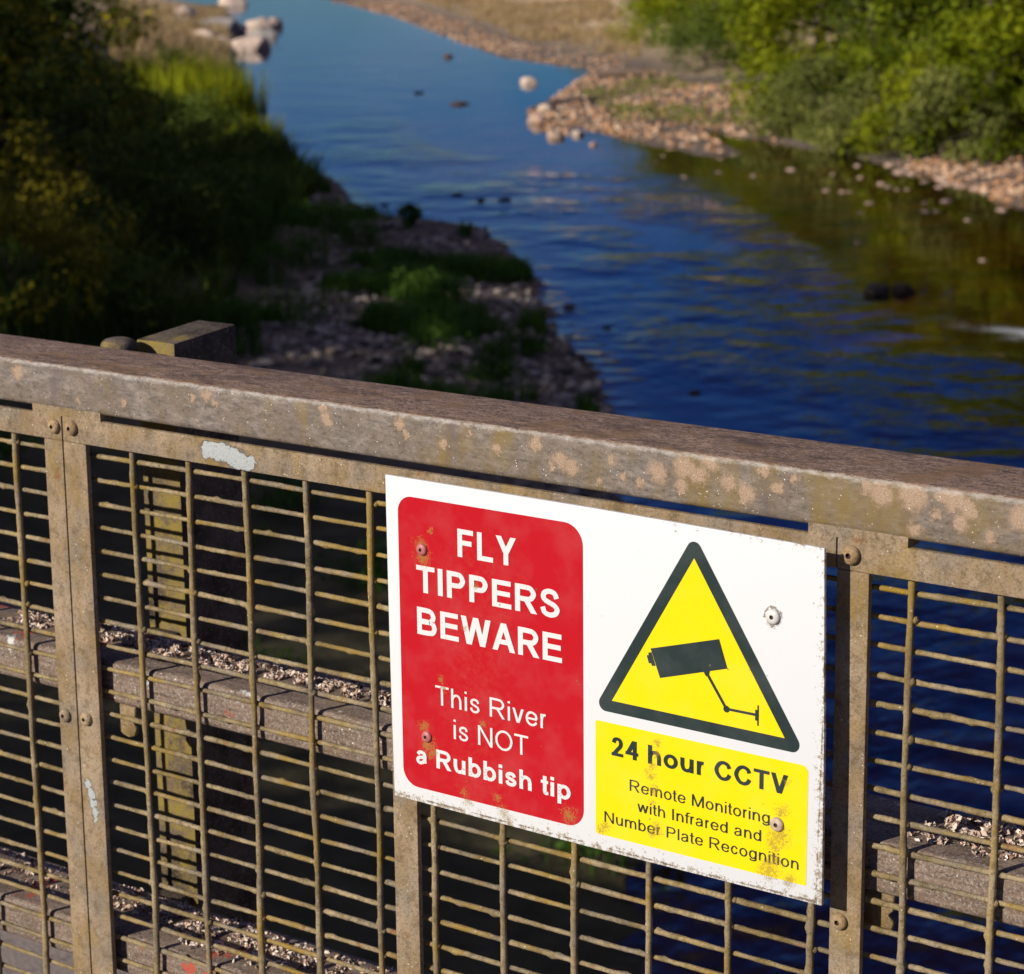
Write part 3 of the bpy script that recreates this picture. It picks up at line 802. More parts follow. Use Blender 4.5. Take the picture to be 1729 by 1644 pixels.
def heights(P):
    P = np.asarray(P, float)
    ins = inside(P, RIVER); dl = dist_poly(P, LS); dr = dist_poly(P, RS)
    d = np.minimum(dl, dr); left = dl < dr
    n = vnoise(P, 9, 1)*.5+vnoise(P, 3.1, 2)*.25
    n2 = vnoise(P, 1.1, 3)*.6+vnoise(P, .55, 4)*.4
    # left: a shingle strip and then a steep wooded bank; right: low shingle bars and then a low terrace
    wide = np.interp(P[:, 1], [0, 20, 30, 42, 50, 58, 90, 400], [5, 6, 7.5, 6, 3.0, 1.5, 1.5, 2.0])
    hl = .05+.075*np.minimum(d, wide)+np.clip(d-wide, 0, 9)*.36+np.clip(d-wide-9, 0, 14)*.12
    hl = np.where(P[:, 1] > 95, .05+.09*np.minimum(d, 2)+np.clip(d-2, 0, 12)*.20, hl)
    hr = .03+.06*np.minimum(d, 7)+np.clip(d-9, 0, 20)*.10
    land = np.where(left, hl, hr)+n*np.clip(d/5, 0, 1)*.55+n2*(.11*np.clip(d/.8, .5, 1))
    bed = -.03-np.minimum(d*.13, 1.0)*np.where(left, 1.7, 1.0)+n2*.085*np.clip(d/.8, .6, 1)
    bed = np.maximum(bed, -1.6)
    # shelving shallows in front of the right bank
    return ZW+np.where(ins, bed, land)
def h1(x, y): return float(heights(np.array([[x, y]]))[0])
def ground(px, py, lift=0.0):
    """ground point seen at a point of the photograph"""
    d = ray(px, py); z = ZW+.3
    for k in range(8):
        t = (z-CAM[2])/d[2]; p = CAM+t*d; z = .5*z+.5*h1(p[0], p[1])
    return (float(p[0]), float(p[1]), h1(p[0], p[1])+lift)

# ------------------------------------------------------------------ ground and water
def ground_material():
    b = B('riverbank_ground')
    att = lambda n: (lambda a: (setattr(a, 'attribute_name', n), a.outputs['Fac'])[1])(b.n.new('ShaderNodeAttribute'))
    dry, bed, wood, shoal = att('dry'), att('bed'), att('wood'), att('shoal')
    peb = b.vor(5.5, out='Color'); pebd = b.vor(5.5)
    peb2 = b.vor(16, out='Color')
    g = b.mix(b.sep(peb)[0], (.075, .058, .05), (.23, .18, .15))
    g = b.mix(b.map(b.sep(peb2)[1], .3, 1, 0, .6), g, (.28, .21, .165))
    g = b.mix(b.map(b.noise(.9, 4, .65), .42, .62, 0, .8), g, (.16, .118, .085))
    straw = b.mix(b.map(b.noise(1.2, 5, .7), .35, .65), (.52, .36, .21), (.62, .47, .30))
    straw = b.mix(b.map(b.noise(.35, 4, .7), .54, .66, 0, .8), straw, (.17, .19, .05))
    soil_and_shade = b.mix(b.map(b.noise(2, 5, .7), .35, .65), (.045, .042, .018), (.10, .082, .042))
    col = b.mix(dry, g, straw); col = b.mix(wood, col, soil_and_shade)
    silt = b.mix(b.map(b.noise(1.1, 5, .7), .38, .62), (.016, .011, .006), (.085, .050, .018))
    silt = b.mix(b.math('MULTIPLY', shoal, b.map(b.noise(.45, 4, .65), .36, .60)), silt, b.mix(b.map(b.noise(2.2, 5, .7), .36, .64), (.30, .15, .026), (.74, .42, .09)))
    col = b.mix(bed, col, silt)
    b.bump(b.math('ADD', pebd, b.noise(30, 4, .7)), .9, .06)
    return b.done(col, .92, 0, .2)
def axis(fine0, fine1, step, ext, g=1.09):
    a = list(np.arange(fine0, fine1, step)); s_ = step
    while a[-1] < ext: s_ *= g; a.append(a[-1]+s_)
    s_ = step; lo = []
    p = fine0
    while p > -ext: s_ *= g; p -= s_; lo.append(p)
    return np.array(lo[::-1]+a)
gx = axis(-95, 6, .55, 2600); gy = axis(4, 118, .55, 2600)
GX, GY = np.meshgrid(gx, gy)
GP = np.stack([GX.ravel(), GY.ravel()], 1)
gz = heights(GP)
far = np.hypot(GP[:, 0], GP[:, 1])
idx = np.arange(len(GP)).reshape(GX.shape)
quads = np.stack([idx[:-1, :-1], idx[:-1, 1:], idx[1:, 1:], idx[1:, :-1]], -1).reshape(-1, 4)
g_ob = tag(mesh_np('ground', np.column_stack([GP, gz]), quads, ground_material(), smooth=True), 'stony riverbanks and shingle bars on both sides of the water', 'ground', kind='structure')
dl, dr, ins = dist_poly(GP, LS), dist_poly(GP, RS), inside(GP, RIVER)
leftside = dl < dr; dd = np.minimum(dl, dr)
dry = np.where(~leftside & (GP[:, 1] > 90), np.clip((dd-2.5)/5, 0, 1), 0)
dry = np.maximum(dry, np.where(~leftside & (GP[:, 1] <= 90), np.clip((dd-9)/5, 0, .8), 0))
dry = np.maximum(dry, np.where(leftside & (GP[:, 1] > 78), np.clip((dd-2)/3, 0, 1), 0))
wood = np.where(leftside & (GP[:, 1] < 23), np.clip((23-GP[:, 1])/3, 0, 1), np.where(leftside & (GP[:, 1] <= 78), np.clip((dd-np.interp(GP[:, 1], [0, 20, 30, 42, 50, 60], [6, 7, 7.5, 6, 3.5, 1.5])+vnoise(GP, 2.3, 9)*1.5)/3, 0, 1), 0))  # nearest left bank forced to the dark colour, painting in its shade
bedm = np.where(ins, np.clip(dd/.8, .25, 1), 0)
shoal = np.where(ins & ~leftside & (GP[:, 1] > 36) & (GP[:, 1] < 72), np.clip(1.25-dr/12.0, 0, 1), 0)
for nm, v in (('dry', dry), ('wood', wood), ('bed', bedm), ('shoal', shoal)):
    at = g_ob.data.attributes.new(nm, 'FLOAT', 'POINT'); at.data.foreach_set('value', v.astype(np.float32))

def water_material():
    b = B('river_water')
    n = b.n; n.remove(b.p)
    pos = b.geo.outputs['Position']
    big = b.noise(.075, 3, .5, pos)
    flow = b.scale(pos, (1.0, .6, 1.0))
    w1 = b.noise(1.35, 3, .55, flow); w2 = b.noise(4.2, 2, .5, flow); w3 = b.noise(9.0, 2, .5, pos)
    near = b.map(b.sep(pos)[1], 72, 50, .16, 1.0)
    at_ = n.new('ShaderNodeAttribute'); at_.attribute_name = 'calm'
    patch = b.noise(.28, 3, .6, b.scale(pos, (1, 1, 1)))
    lively = b.math('MULTIPLY', b.math('MULTIPLY', b.map(patch, .40, .60, .12, 1.2), near), b.math('SUBTRACT', 1.0, b.math('MULTIPLY', at_.outputs['Fac'], .9)))
    h = b.math('ADD', b.math('MULTIPLY', w1, .80), b.math('ADD', b.math('MULTIPLY', w2, .30), b.math('MULTIPLY', w3, .05)))
    h = b.math('MULTIPLY', h, lively)
    bp = n.new('ShaderNodeBump'); bp.inputs['Strength'].default_value = 1.0; bp.inputs['Distance'].default_value = .092
    b.l.new(h, bp.inputs['Height'])
    fr = n.new('ShaderNodeFresnel'); fr.inputs['IOR'].default_value = 1.27; b.l.new(bp.outputs[0], fr.inputs['Normal'])
    gl = n.new('ShaderNodeBsdfGlossy'); gl.inputs['Roughness'].default_value = .04; gl.inputs['Color'].default_value = (.95, .97, 1, 1); b.l.new(bp.outputs[0], gl.inputs['Normal'])
    tr = n.new('ShaderNodeBsdfTransparent'); tr.inputs['Color'].default_value = (.92, .70, .38, 1)
    mx = n.new('ShaderNodeMixShader')
    b.l.new(fr.outputs[0], mx.inputs[0]); b.l.new(tr.outputs[0], mx.inputs[1]); b.l.new(gl.outputs[0], mx.inputs[2])
    fo = n.new('ShaderNodeAttribute'); fo.attribute_name = 'foam'
    df = n.new('ShaderNodeBsdfDiffuse'); df.inputs['Color'].default_value = (.62, .66, .68, 1)
    m2 = n.new('ShaderNodeMixShader')
    b.l.new(b.math('MULTIPLY', b.map(fo.outputs['Fac'], .1, .9), b.map(b.noise(2.2, 5, .75, b.scale(pos, (1.0, 1.6, 1))), .42, .62, 0, .9)), m2.inputs[0])
    b.l.new(mx.outputs[0], m2.inputs[1]); b.l.new(df.outputs[0], m2.inputs[2])
    b.l.new(m2.outputs[0], n['Material Output'].inputs['Surface'])
    return b.m
cleft = np.clip(1.2-dl/(1.6+1.2*vnoise(GP, 4.0, 31)), 0, .85)*(GP[:, 1] > 14)
calm = np.where(leftside, np.where(ins, cleft, 0), 0)+np.where(~leftside & (GP[:, 1] > 34), np.clip(1.25-dr/np.interp(GP[:, 1], [30, 42, 56, 66, 80], [7, 14, 13, 8, 2]), 0, 1), 0)
w_ob = mesh_np('river_water', np.column_stack([GP, np.full(len(GP), ZW)]), quads, water_material())
fa, fb = on_plane(1590, 538, ZW)[:2], on_plane(1760, 566, ZW)[:2]
fd = dist_poly(GP, np.array([fa, (fa+fb)/2+np.array([.1, -.25]), fb]))
foam = np.clip(1.15-fd/(.45+.3*vnoise(GP, .8, 41)), 0, 1)*np.clip(np.hypot(*(GP-fa).T)/2.2, .25, 1)
at = w_ob.data.attributes.new('foam', 'FLOAT', 'POINT'); at.data.foreach_set('value', foam.astype(np.float32))
at = w_ob.data.attributes.new('calm', 'FLOAT', 'POINT'); at.data.foreach_set('value', calm.astype(np.float32))
tag(w_ob, 'dark blue rippling river water with brown shallows', 'river', kind='structure')

# ------------------------------------------------------------------ plants
def leaf_material(name, c1, c2, trans=.26):
    b = B(name)
    n = b.n
    rnd = b.geo.outputs['Random Per Island']
    oi = n.new('ShaderNodeObjectInfo').outputs['Random']
    col = b.mix(b.map(b.math('ADD', b.math('MULTIPLY', rnd, .75), b.math('MULTIPLY', oi, .25)), 0, 1), c1, c2)
    col = b.mix(b.map(b.noise(.55, 3, .6, b.geo.outputs['Position']), .42, .62, 0, .6), col, tuple(.62*a+.0*b_ for a, b_ in zip(c1, c2)))
    b.done(col, .6, 0, .08)
    tl = n.new('ShaderNodeBsdfTranslucent'); b.l.new(col, tl.inputs['Color'])
    mx = n.new('ShaderNodeMixShader'); mx.inputs[0].default_value = trans
    b.l.new(b.p.outputs[0], mx.inputs[1]); b.l.new(tl.outputs[0], mx.inputs[2])
    b.l.new(mx.outputs[0], n['Material Output'].inputs['Surface'])
    return b.m
M_LEAF_A = leaf_material('bright_willow_leaves', (.120, .160, .005), (.30, .31, .010))
M_LEAF_B = leaf_material('olive_alder_leaves', (.080, .120, .006), (.22, .245, .010))
M_LEAF_C = leaf_material('greyish_sallow_leaves', (.15, .175, .04), (.25, .25, .06))
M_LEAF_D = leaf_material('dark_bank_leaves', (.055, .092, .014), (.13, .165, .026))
M_LEAF_Y = leaf_material('sunlit_yellow_leaves', (.13, .12, .010), (.30, .24, .018))  # yellow put into the colour for leaves catching the sun
def glint_material():
    m_ = leaf_material('dark_leaves_sunlit_glints', (.070, .095, .010), (.16, .18, .020))
    nt = m_.node_tree
    mx = nt.nodes.new('ShaderNodeMix'); mx.data_type = 'RGBA'; mx.inputs[7].default_value = (.42, .33, .02, 1)  # some leaves painted bright yellow as sunlit glints
    st = nt.nodes.new('ShaderNodeMapRange'); st.inputs[1].default_value = .68; st.inputs[2].default_value = .70
    nt.links.new(nt.nodes['Geometry'].outputs['Random Per Island'], st.inputs[0]); nt.links.new(st.outputs[0], mx.inputs[0])
    src = nt.nodes['Principled BSDF'].inputs['Base Color'].links[0].from_socket
    dst = [l.to_socket for l in list(nt.links) if l.from_socket == src]
    nt.links.new(src, mx.inputs[6])
    for d in dst: nt.links.new(mx.outputs[2], d)
    return m_
M_LEAF_G = glint_material()
M_LEAF_H = leaf_material('mid_green_hazel_leaves', (.075, .125, .012), (.19, .24, .026))
M_HERB = leaf_material('rank_bank_grass', (.040, .085, .012), (.120, .165, .024), .35)
M_LEAF_K = leaf_material('dark_wood_leaves', (.020, .026, .008), (.055, .060, .014), .2)
M_REED = leaf_material('fresh_green_reeds', (.20, .26, .010), (.44, .44, .02), .4)
M_WEED = leaf_material('green_riverside_weeds', (.05, .125, .018), (.12, .20, .028), .4)
M_STRAW = leaf_material('dry_straw_blades', (.36, .245, .12), (.52, .39, .21), .3)
M_BARK = plain('rough_brown_bark', (.085, .060, .042), .9, sc=12)
M_DRIFT = plain('grey_driftwood', (.17, .115, .085), .9, sc=8)

def leaf_quads(P, Nrm, L, Wd, r):
    """rhombic, slightly folded leaves at P facing Nrm"""
    n = len(P)
    t = r.normal(0, 1, (n, 3)); t[:, 2] -= .5
    t -= (t*Nrm).sum(1, keepdims=True)*Nrm; t /= np.linalg.norm(t, axis=1, keepdims=True)+1e-9
    bt = np.cross(Nrm, t)
    L = (L*r.uniform(.6, 1.3, n))[:, None]; Wd = (Wd*r.uniform(.6, 1.3, n))[:, None]
    V = np.stack([P-t*L*.5, P+bt*Wd*.5+Nrm*Wd*.12, P+t*L*.5, P-bt*Wd*.5+Nrm*Wd*.12], 1).reshape(-1, 3)
    return V, np.arange(4*n).reshape(-1, 4)
def crown_points(h, w, n, seed, low=.04, fill=.62, clumps=46, shape='tree'):
    r = np.random.default_rng(seed)
    cz = r.uniform(low, 1, clumps)
    prof = np.sin(np.pi*np.clip(.30+.66*cz, 0, 1))**.75 if shape == 'tree' else np.sin(np.pi*np.clip(.42+.54*cz, 0, 1))**.8
    ang = r.uniform(0, 2*np.pi, clumps); rad = prof*w/2*np.sqrt(r.uniform(.15, 1, clumps))
    cen = np.stack([np.cos(ang)*rad, np.sin(ang)*rad, cz*h*.93], 1)
    cr = w*r.uniform(.075, .19, clumps)*(.7+.5*prof)
    k = r.choice(clumps, n, p=cr**2/np.sum(cr**2))
    d = r.normal(0, 1, (n, 3)); d /= np.linalg.norm(d, axis=1, keepdims=True)
    rr = np.cbrt(r.uniform(fill**3, 1, n))
    jit = 1+.28*np.sin(d[:, 0]*7+k)*np.cos(d[:, 1]*6+k*1.7)
    P = cen[k]+d*(rr*cr[k]*jit)[:, None]*np.array([1, 1, .8])
    Nn = d*.7+r.normal(0, .55, (n, 3))+np.array([0, 0, .35]); Nn /= np.linalg.norm(Nn, axis=1, keepdims=True)
    ok = P[:, 2] > .02
    return P[ok], Nn[ok], r, cen, cr
def make_tree(name, part, loc, h, w, n, L, mat, seed, stem='trunk', low=.05, shape='tree', tr=None, rz=0, clumps=46):
    root = empty(name, loc, rz)
    P, Nn, r, cen, cr = crown_points(h, w, n, seed, low, clumps=clumps, shape=shape)
    V, Fq = leaf_quads(P, Nn, L, L*.58, r)
    mesh_np(part, V, Fq, mat, root)
    m = MB(); tr = tr or h*.017
    lean = np.array([r.uniform(-.04, .04)*h, r.uniform(-.04, .04)*h])
    top = .82 if shape == 'tree' else .6
    pts = [(lean[0]*t*t, lean[1]*t*t, -.25+t*h*top) for t in np.linspace(0, 1, 8)]
    m.tube(pts, [tr*(1.25-1.05*t)+.01 for t in np.linspace(0, 1, 8)], 7)
    for c in cen[np.argsort(-cr)[:14]]:
        t = np.clip(c[2]/h*.75, .08, .75); b0 = np.array([lean[0]*t*t, lean[1]*t*t, t*h*top]); md = (b0+c)/2+np.array([0, 0, -.03*h])
        m.tube([b0, md, c], [tr*.42, tr*.28, tr*.1], 5)
    m.build(stem, M_BARK, root, smooth=True)
    return root
def place(src, loc, rz, sc, label, cat, group, name=None, mat=None):
    o = copy_tree(src); o.location = loc; o.rotation_euler = (0, 0, rz); o.scale = sc if isinstance(sc, tuple) else (sc, sc, sc)
    for k in ('label', 'category', 'group'):
        if k in o: del o[k]
    return tag(o, label, cat, group)

# right bank: a belt of bushy trees with leaves down to the shingle
specs = [  # base in the photograph, height, width, variant, label
    ((1790, 236), 8.5, 9.5, 0, 'sunlit green tree nearest the bridge on the right bank'),
    ((1670, 218), 8.0, 9.5, 1, 'sunlit green tree with a dark hollow in its crown'),
    ((1570, 196), 7.8, 9.5, 2, 'sunlit green tree on the right bank behind the pale shrubs'),
    ((1475, 162), 8.2, 10.0, 0, 'sunlit green tree on the right bank behind the low pale green shrub'),
    ((1385, 126), 7.8, 10.0, 1, 'sunlit green tree on the right bank just behind the stony spit'),
    ((1290, 96), 8.0, 10.5, 2, 'sunlit green tree on the right bank at the widest part of the stony spit'),
    ((1235, 64), 8.4, 11.0, 0, 'darker green tree on the right bank overhanging the back of the stony spit'),
    ((1195, 32), 8.5, 12.0, 1, 'green tree on the right bank beside the pale dry grass'),
    ((1150, 2), 9.0, 13.0, 2, 'far green tree on the right bank where the dry grass meets the wood'),
    ((1120, -24), 9.0, 14.0, 0, 'farthest green tree of the right bank, at the top edge of the dry grass'),
]
T3 = make_tree('tall_tree', 'crown', (0, 0, 0), 18, 12, 16000, .52, M_LEAF_K, 24, low=.04)
T0 = make_tree('bushy_tree', 'crown', (0, 0, 0), 13, 10, 12500, .30, M_LEAF_A, 21, low=.03)
T1 = make_tree('bushy_tree', 'crown', (0, 0, 0), 13, 10, 12500, .36, M_LEAF_B, 22, low=.03, clumps=34)
T2 = make_tree('bushy_tree', 'crown', (0, 0, 0), 13, 10, 13500, .24, M_LEAF_H, 23, low=.03, clumps=58)
used = set()
def put_variant(v, loc, h, w, rz, label, group, base=(13.0, 10.0)):
    src = (T0, T1, T2)[v]
    sc = (w/base[1], w/base[1], h/base[0])
    if v not in used:
        used.add(v); src.location = loc; src.rotation_euler = (0, 0, rz); src.scale = sc
        return tag(src, label, 'tree', group)
    return place(src, loc, rz, sc, label, 'tree', group)
for i, (p, h, w, v, lab) in enumerate(specs):
    g = ground(*p)
    put_variant(v, g, h, w, i*1.9, lab, 'bushy trees along the right bank')
# the wood behind them, seen only as reflection and through gaps
for i, (dx, dy, h, w) in enumerate([(3, 7, 21, 12), (-4, 14, 21, 12), (-10, 22, 22, 12), (-16, 33, 22, 13), (-24, 46, 23, 14), (-36, 64, 23, 15), (-48, 88, 23, 17), (12, 0, 20, 12), (20, -10, 19, 12), (8, 14, 22, 12), (27, -20, 18, 12), (2, 26, 23, 13), (16, 4, 21, 12), (-64, 116, 23, 19)]):
    p = (-16+dx, 66+dy)
    wt = T3 if i == 0 else copy_tree(T3)
    wt.location = (p[0], p[1], h1(*p)); wt.rotation_euler = (0, 0, i*2.3+.7); wt.scale = (w/12*1.1, w/12*1.1, h/18)
    tag(wt, 'tall leafy tree standing deeper in the wood behind the right bank', 'tree', 'trees deeper in the right bank wood')

def make_bush(name, loc, h, w, n, L, mat, seed, label, group, cat='bush', clumps=22, low=.0):
    o = make_tree(name, 'foliage', loc, h, w, n, L, mat, seed, 'stem', low, 'bush', h*.02, clumps=clumps)
    return tag(o, label, cat, group)
# right bank shrubs in front of the trees
for (px, py, h, w, mt, lab, sd) in [
    (1385, 226, 2.4, 4.2, M_LEAF_C, 'pale grey green shrub at the waterside end of the stony spit', 31),
    (1455, 250, 2.2, 3.4, M_LEAF_C, 'rounded grey green shrub on the right bank next to the thin strip of shingle', 32),
    (1520, 262, 2.8, 3.6, M_LEAF_A, 'bright green shrub on the right bank above the pinkish stones', 33),
    (1590, 270, 2.6, 3.4, M_LEAF_C, 'light green shrub on the right bank where the brown shingle begins', 34),
    (1655, 262, 3.0, 3.6, M_LEAF_B, 'dark green shrub on the right bank above the reddish shingle', 35),
    (1725, 254, 3.0, 3.6, M_LEAF_A, 'bright green shrub at the right edge above the reddish shingle', 36),
    (1318, 192, 2.2, 3.2, M_LEAF_A, 'small green shrub at the back of the stony spit', 37),
    (1190, 118, 2.6, 4.4, M_LEAF_D, 'dark rounded shrub at the back of the spit under the trees', 38),
    (1105, 74, 3.0, 5.5, M_LEAF_A, 'bright green shrub at the edge of the pale dry grass', 39)]:
    make_bush('waterside_shrub', ground(px, py), h, w, 2600, .17, mt, sd, lab, 'shrubs in front of the right bank trees')

# left bank: dark wooded slope
lt = [((-40, 100), 9.0, 6.4, M_LEAF_G, 'dark leafy tree filling the top left corner of the wooded slope', 41),
      ((118, 84), 6.5, 6.0, M_LEAF_G, 'tree with leaves painted sunlit yellow beside the tan grassy slope', 42),
      ((10, 330), 6.0, 5.0, M_LEAF_G, 'dark tree on the slope at the left edge with yellow green tips', 43),
      ((70, 275), 4.6, 5.0, M_LEAF_D, 'black green tree in deep shade in the middle of the left slope', 44)]
for (p, h, w, mt, lab, sd) in lt:
    o = make_tree('bank_tree', 'crown', ground(*p), h, w, 11000, .20, mt, sd, low=.04)
    tag(o, lab, 'tree', 'trees on the shaded left slope')
lb = [(60, 470, 2.6, 3.4, M_LEAF_Y, 'yellow green bush painted as catching light low on the left slope'), (150, 420, 3.0, 3.6, M_LEAF_D, 'dark bush halfway down the left slope above the yellow green one'),
      (30, 560, 2.2, 2.8, M_LEAF_Y, 'yellowish bush behind the left end of the top rail'), (170, 545, 2.0, 2.8, M_LEAF_D, 'dark bush directly behind the round post bolt'),
      (240, 330, 2.4, 3.6, M_LEAF_D, 'tall dark bush on the shaded slope below the black green tree'), (290, 250, 1.6, 3.4, M_LEAF_D, 'dark bush at the head of the shaded slope'),
      (355, 275, 2.2, 3.2, M_LEAF_D, 'dark bush at the water edge below the bright reeds'), (300, 400, 2.2, 3.0, M_LEAF_D, 'dark bush at the foot of the left slope beside the shingle'),
      (235, 455, 2.0, 3.0, M_LEAF_D, 'low dark bush at the shingle edge above the railing post'), (432, 305, 1.5, 2.6, M_LEAF_D, 'low dark bush hanging over the river where the shingle starts'),
      (278, 150, 1.8, 2.4, M_LEAF_D, 'dark bush with a black hollow on the tan slope'), (190, 232, 1.8, 3.0, M_LEAF_D, 'dark bush between the black green tree and the tan slope'),
      (345, 330, 1.9, 2.8, M_LEAF_D, 'dark bush on the bank behind the shingle strip')]
for i, (px, py, h, w, mt, lab) in enumerate(lb):
    make_bush('bank_bush', ground(px, py), h, w, 3000, .12, mt, 60+i, lab, 'bushes on the shaded left bank')

def blades(n, spread, h, wd, seed, lean=.35, squash=1.0):
    r = np.random.default_rng(seed)
    a = r.uniform(0, 2*np.pi, n); rad = np.sqrt(r.uniform(0, 1, n))*spread
    b0 = np.stack([np.cos(a)*rad, np.sin(a)*rad*squash, np.full(n, -.03)], 1)
    hh = h*r.uniform(.45, 1.1, n); la = r.uniform(0, 2*np.pi, n); le = hh*r.uniform(0, lean, n)
    dirv = np.stack([np.cos(la), np.sin(la), np.zeros(n)], 1); side = np.stack([-np.sin(la), np.cos(la), np.zeros(n)], 1)*wd*r.uniform(.6, 1.3, n)[:, None]
    mid = b0+dirv*(le*.3)[:, None]+np.array([0, 0, 1])*(hh*.6)[:, None]
    tip = b0+dirv*le[:, None]+np.array([0, 0, 1])*hh[:, None]
    V = np.stack([b0-side*.6, b0+side*.6, mid+side*.5, mid-side*.5, tip+side*.08, tip-side*.08], 1).reshape(-1, 3)
    i6 = np.arange(n)[:, None]*6
    Fq = np.concatenate([i6+np.array([[0, 1, 2, 3]]), i6+np.array([[3, 2, 4, 5]])], 0)
    return V, Fq
# reeds by the water on the left
for i, (px, py, h, sp, lab) in enumerate([(300, 205, 2.0, 1.6, 'tall fresh green reed clump at the inner end of the reed bed'), (345, 215, 2.2, 1.6, 'tall fresh green reed clump in the middle of the reed bed'),
                                          (385, 222, 2.0, 1.3, 'tall fresh green reed clump at the water edge'), (262, 178, 1.9, 1.8, 'green reed clump below the dark bush on the tan slope'),
                                          (345, 160, 1.9, 1.7, 'green reed clump by the water above the main reed bed'), (425, 268, 1.3, 1.0, 'dark shaded reed clump where the river bends in')]):
    V, Fq = blades(420, sp, h, .035, 80+i)
    o = mesh_np('reed_clump', V, Fq, M_REED); o.location = ground(px, py)
    tag(o, lab, 'reeds', 'reed clumps on the left waterside')

# weeds on the shaded shingle
def weed(loc, h, sp, n, seed, label, mat=M_WEED):
    root = empty('weed_clump', loc)
    V, Fq = blades(n, sp*.55, h, .012, seed, .7)
    mesh_np('stems', V, Fq, mat, root)
    P, Nn, r, cen, cr = crown_points(h*.8, sp*2, n*4, seed, .1, clumps=14, shape='bush')
    V, Fq = leaf_quads(P, Nn, .10, .05, r)
    mesh_np('leaves', V, Fq, mat, root)
    tag(root, label, 'weeds', 'weed clumps on the shaded shingle')
for i, (px, py, h, sp, lab) in enumerate([
    (495, 548, .62, .72, 'leafy low weed clump just right of the post top, the brightest one'), (418, 600, .9, .35, 'upright weeds directly beside the railing post'), (705, 500, .42, .60, 'spreading weed clump in the middle of the shingle'),
    (660, 470, .5, .45, 'small weed clump up the bank from the spreading one'), (560, 395, .7, .5, 'weed clump near the narrow top of the shingle'), (600, 415, .55, .5, 'weed clump behind the large flat stones'),
    (735, 585, .6, .5, 'weed clump near the top rail, left of the waterline'), (800, 560, .45, .4, 'small weed clump close to the water edge'), (690, 380, .5, .22, 'thin upright weed at the waterline'),
    (830, 640, .5, .45, 'weed clump just above the middle of the top rail'), (520, 450, .7, .6, 'dark weed clump at the foot of the slope'), (440, 420, .9, .7, 'tall dark weed clump under the slope bushes'),
    (460, 480, .7, .5, 'dark weed clump up the slope from the brightest one'), (790, 470, .4, .4, 'low weed clump on the stones beside the water'), (640, 560, .5, .4, 'weed clump on bare stones above the rail'),
    (760, 520, .5, .45, 'weed clump between the spreading one and the water'), (880, 600, .4, .35, 'weed clump nearest the water at the bend')]):
    weed(ground(px, py), h*1.35, sp*1.35, 110, 120+i, lab)
# lower, nearer bank seen through the mesh
for i in range(14):
    x, y = rng.uniform(-22, -8), rng.uniform(9, 26)
    if inside(np.array([[x, y]]), RIVER)[0]: continue
    weed((x, y, h1(x, y)), .6, .6, 60, 160+i, 'dark weeds on the near bank seen through the wire mesh')

# grass: dry straw on the right flat and the left hump, dark undergrowth on the left slope
def grass_patch(name, poly_px, n, h, wd, mat, seed, label, zmax=None):
    r = np.random.default_rng(seed); Pp = np.array([ground(*p)[:2] for p in poly_px])
    lo, hi = Pp.min(0), Pp.max(0); pts = []
    while len(pts) < n:
        q_ = r.uniform(lo, hi, (n*2, 2)); q_ = q_[inside(q_, Pp) & ~inside(q_, RIVER)]
        q_ = q_[vnoise(q_, 2.2, seed)+vnoise(q_, .9, seed+1)*.6 > (.25 if name in ('low_herbs', 'spit_grass') else -.35)]; pts += list(q_)
    pts = np.array(pts[:n]); z = heights(pts)
    V, Fq = blades(n, 0, h, wd, seed, .8)
    V = V.reshape(n, 6, 3)+np.column_stack([pts, z])[:, None, :]
    tag(mesh_np(name, V.reshape(-1, 3), Fq, mat), label, 'grass', kind='stuff')
grass_patch('dry_grass', [(700, -2), (1020, -2), (1085, 60), (1080, 100), (900, 70), (800, 35)], 9000, .5, .05, M_STRAW, 200, 'pale dry grass on the far right flat')
grass_patch('dry_grass', [(190, 18), (380, 20), (385, 110), (330, 180), (230, 160), (185, 90)], 9000, .8, .04, M_STRAW, 201, 'tan dry grass on the hump of the left bank')
grass_patch('undergrowth', [(0, 140), (300, 180), (440, 245), (500, 288), (545, 310), (480, 370), (430, 470), (330, 560), (300, 590), (0, 590)], 26000, 1.0, .035, M_HERB, 202, 'dark grass and herbs covering the shaded left slope')
grass_patch('low_herbs', [(520, 300), (640, 372), (800, 392), (900, 470), (925, 570), (990, 640), (1020, 760), (700, 760), (430, 640), (330, 560), (400, 400)], 11000, .38, .03, M_WEED, 204, 'low green herbs scattered over the shaded shingle')
grass_patch('spit_grass', [(960, 150), (1100, 122), (1300, 165), (1330, 230), (1200, 215), (1040, 205)], 1500, .35, .04, M_LEAF_C, 205, 'thin green tufts growing through the stony spit')
grass_patch('green_grass', [(1320, 150), (1400, 220), (1700, 260), (1640, 275), (1470, 262), (1340, 236), (1290, 180)], 5000, .55, .03, M_LEAF_C, 203, 'green grass along the foot of the right bank shrubs')

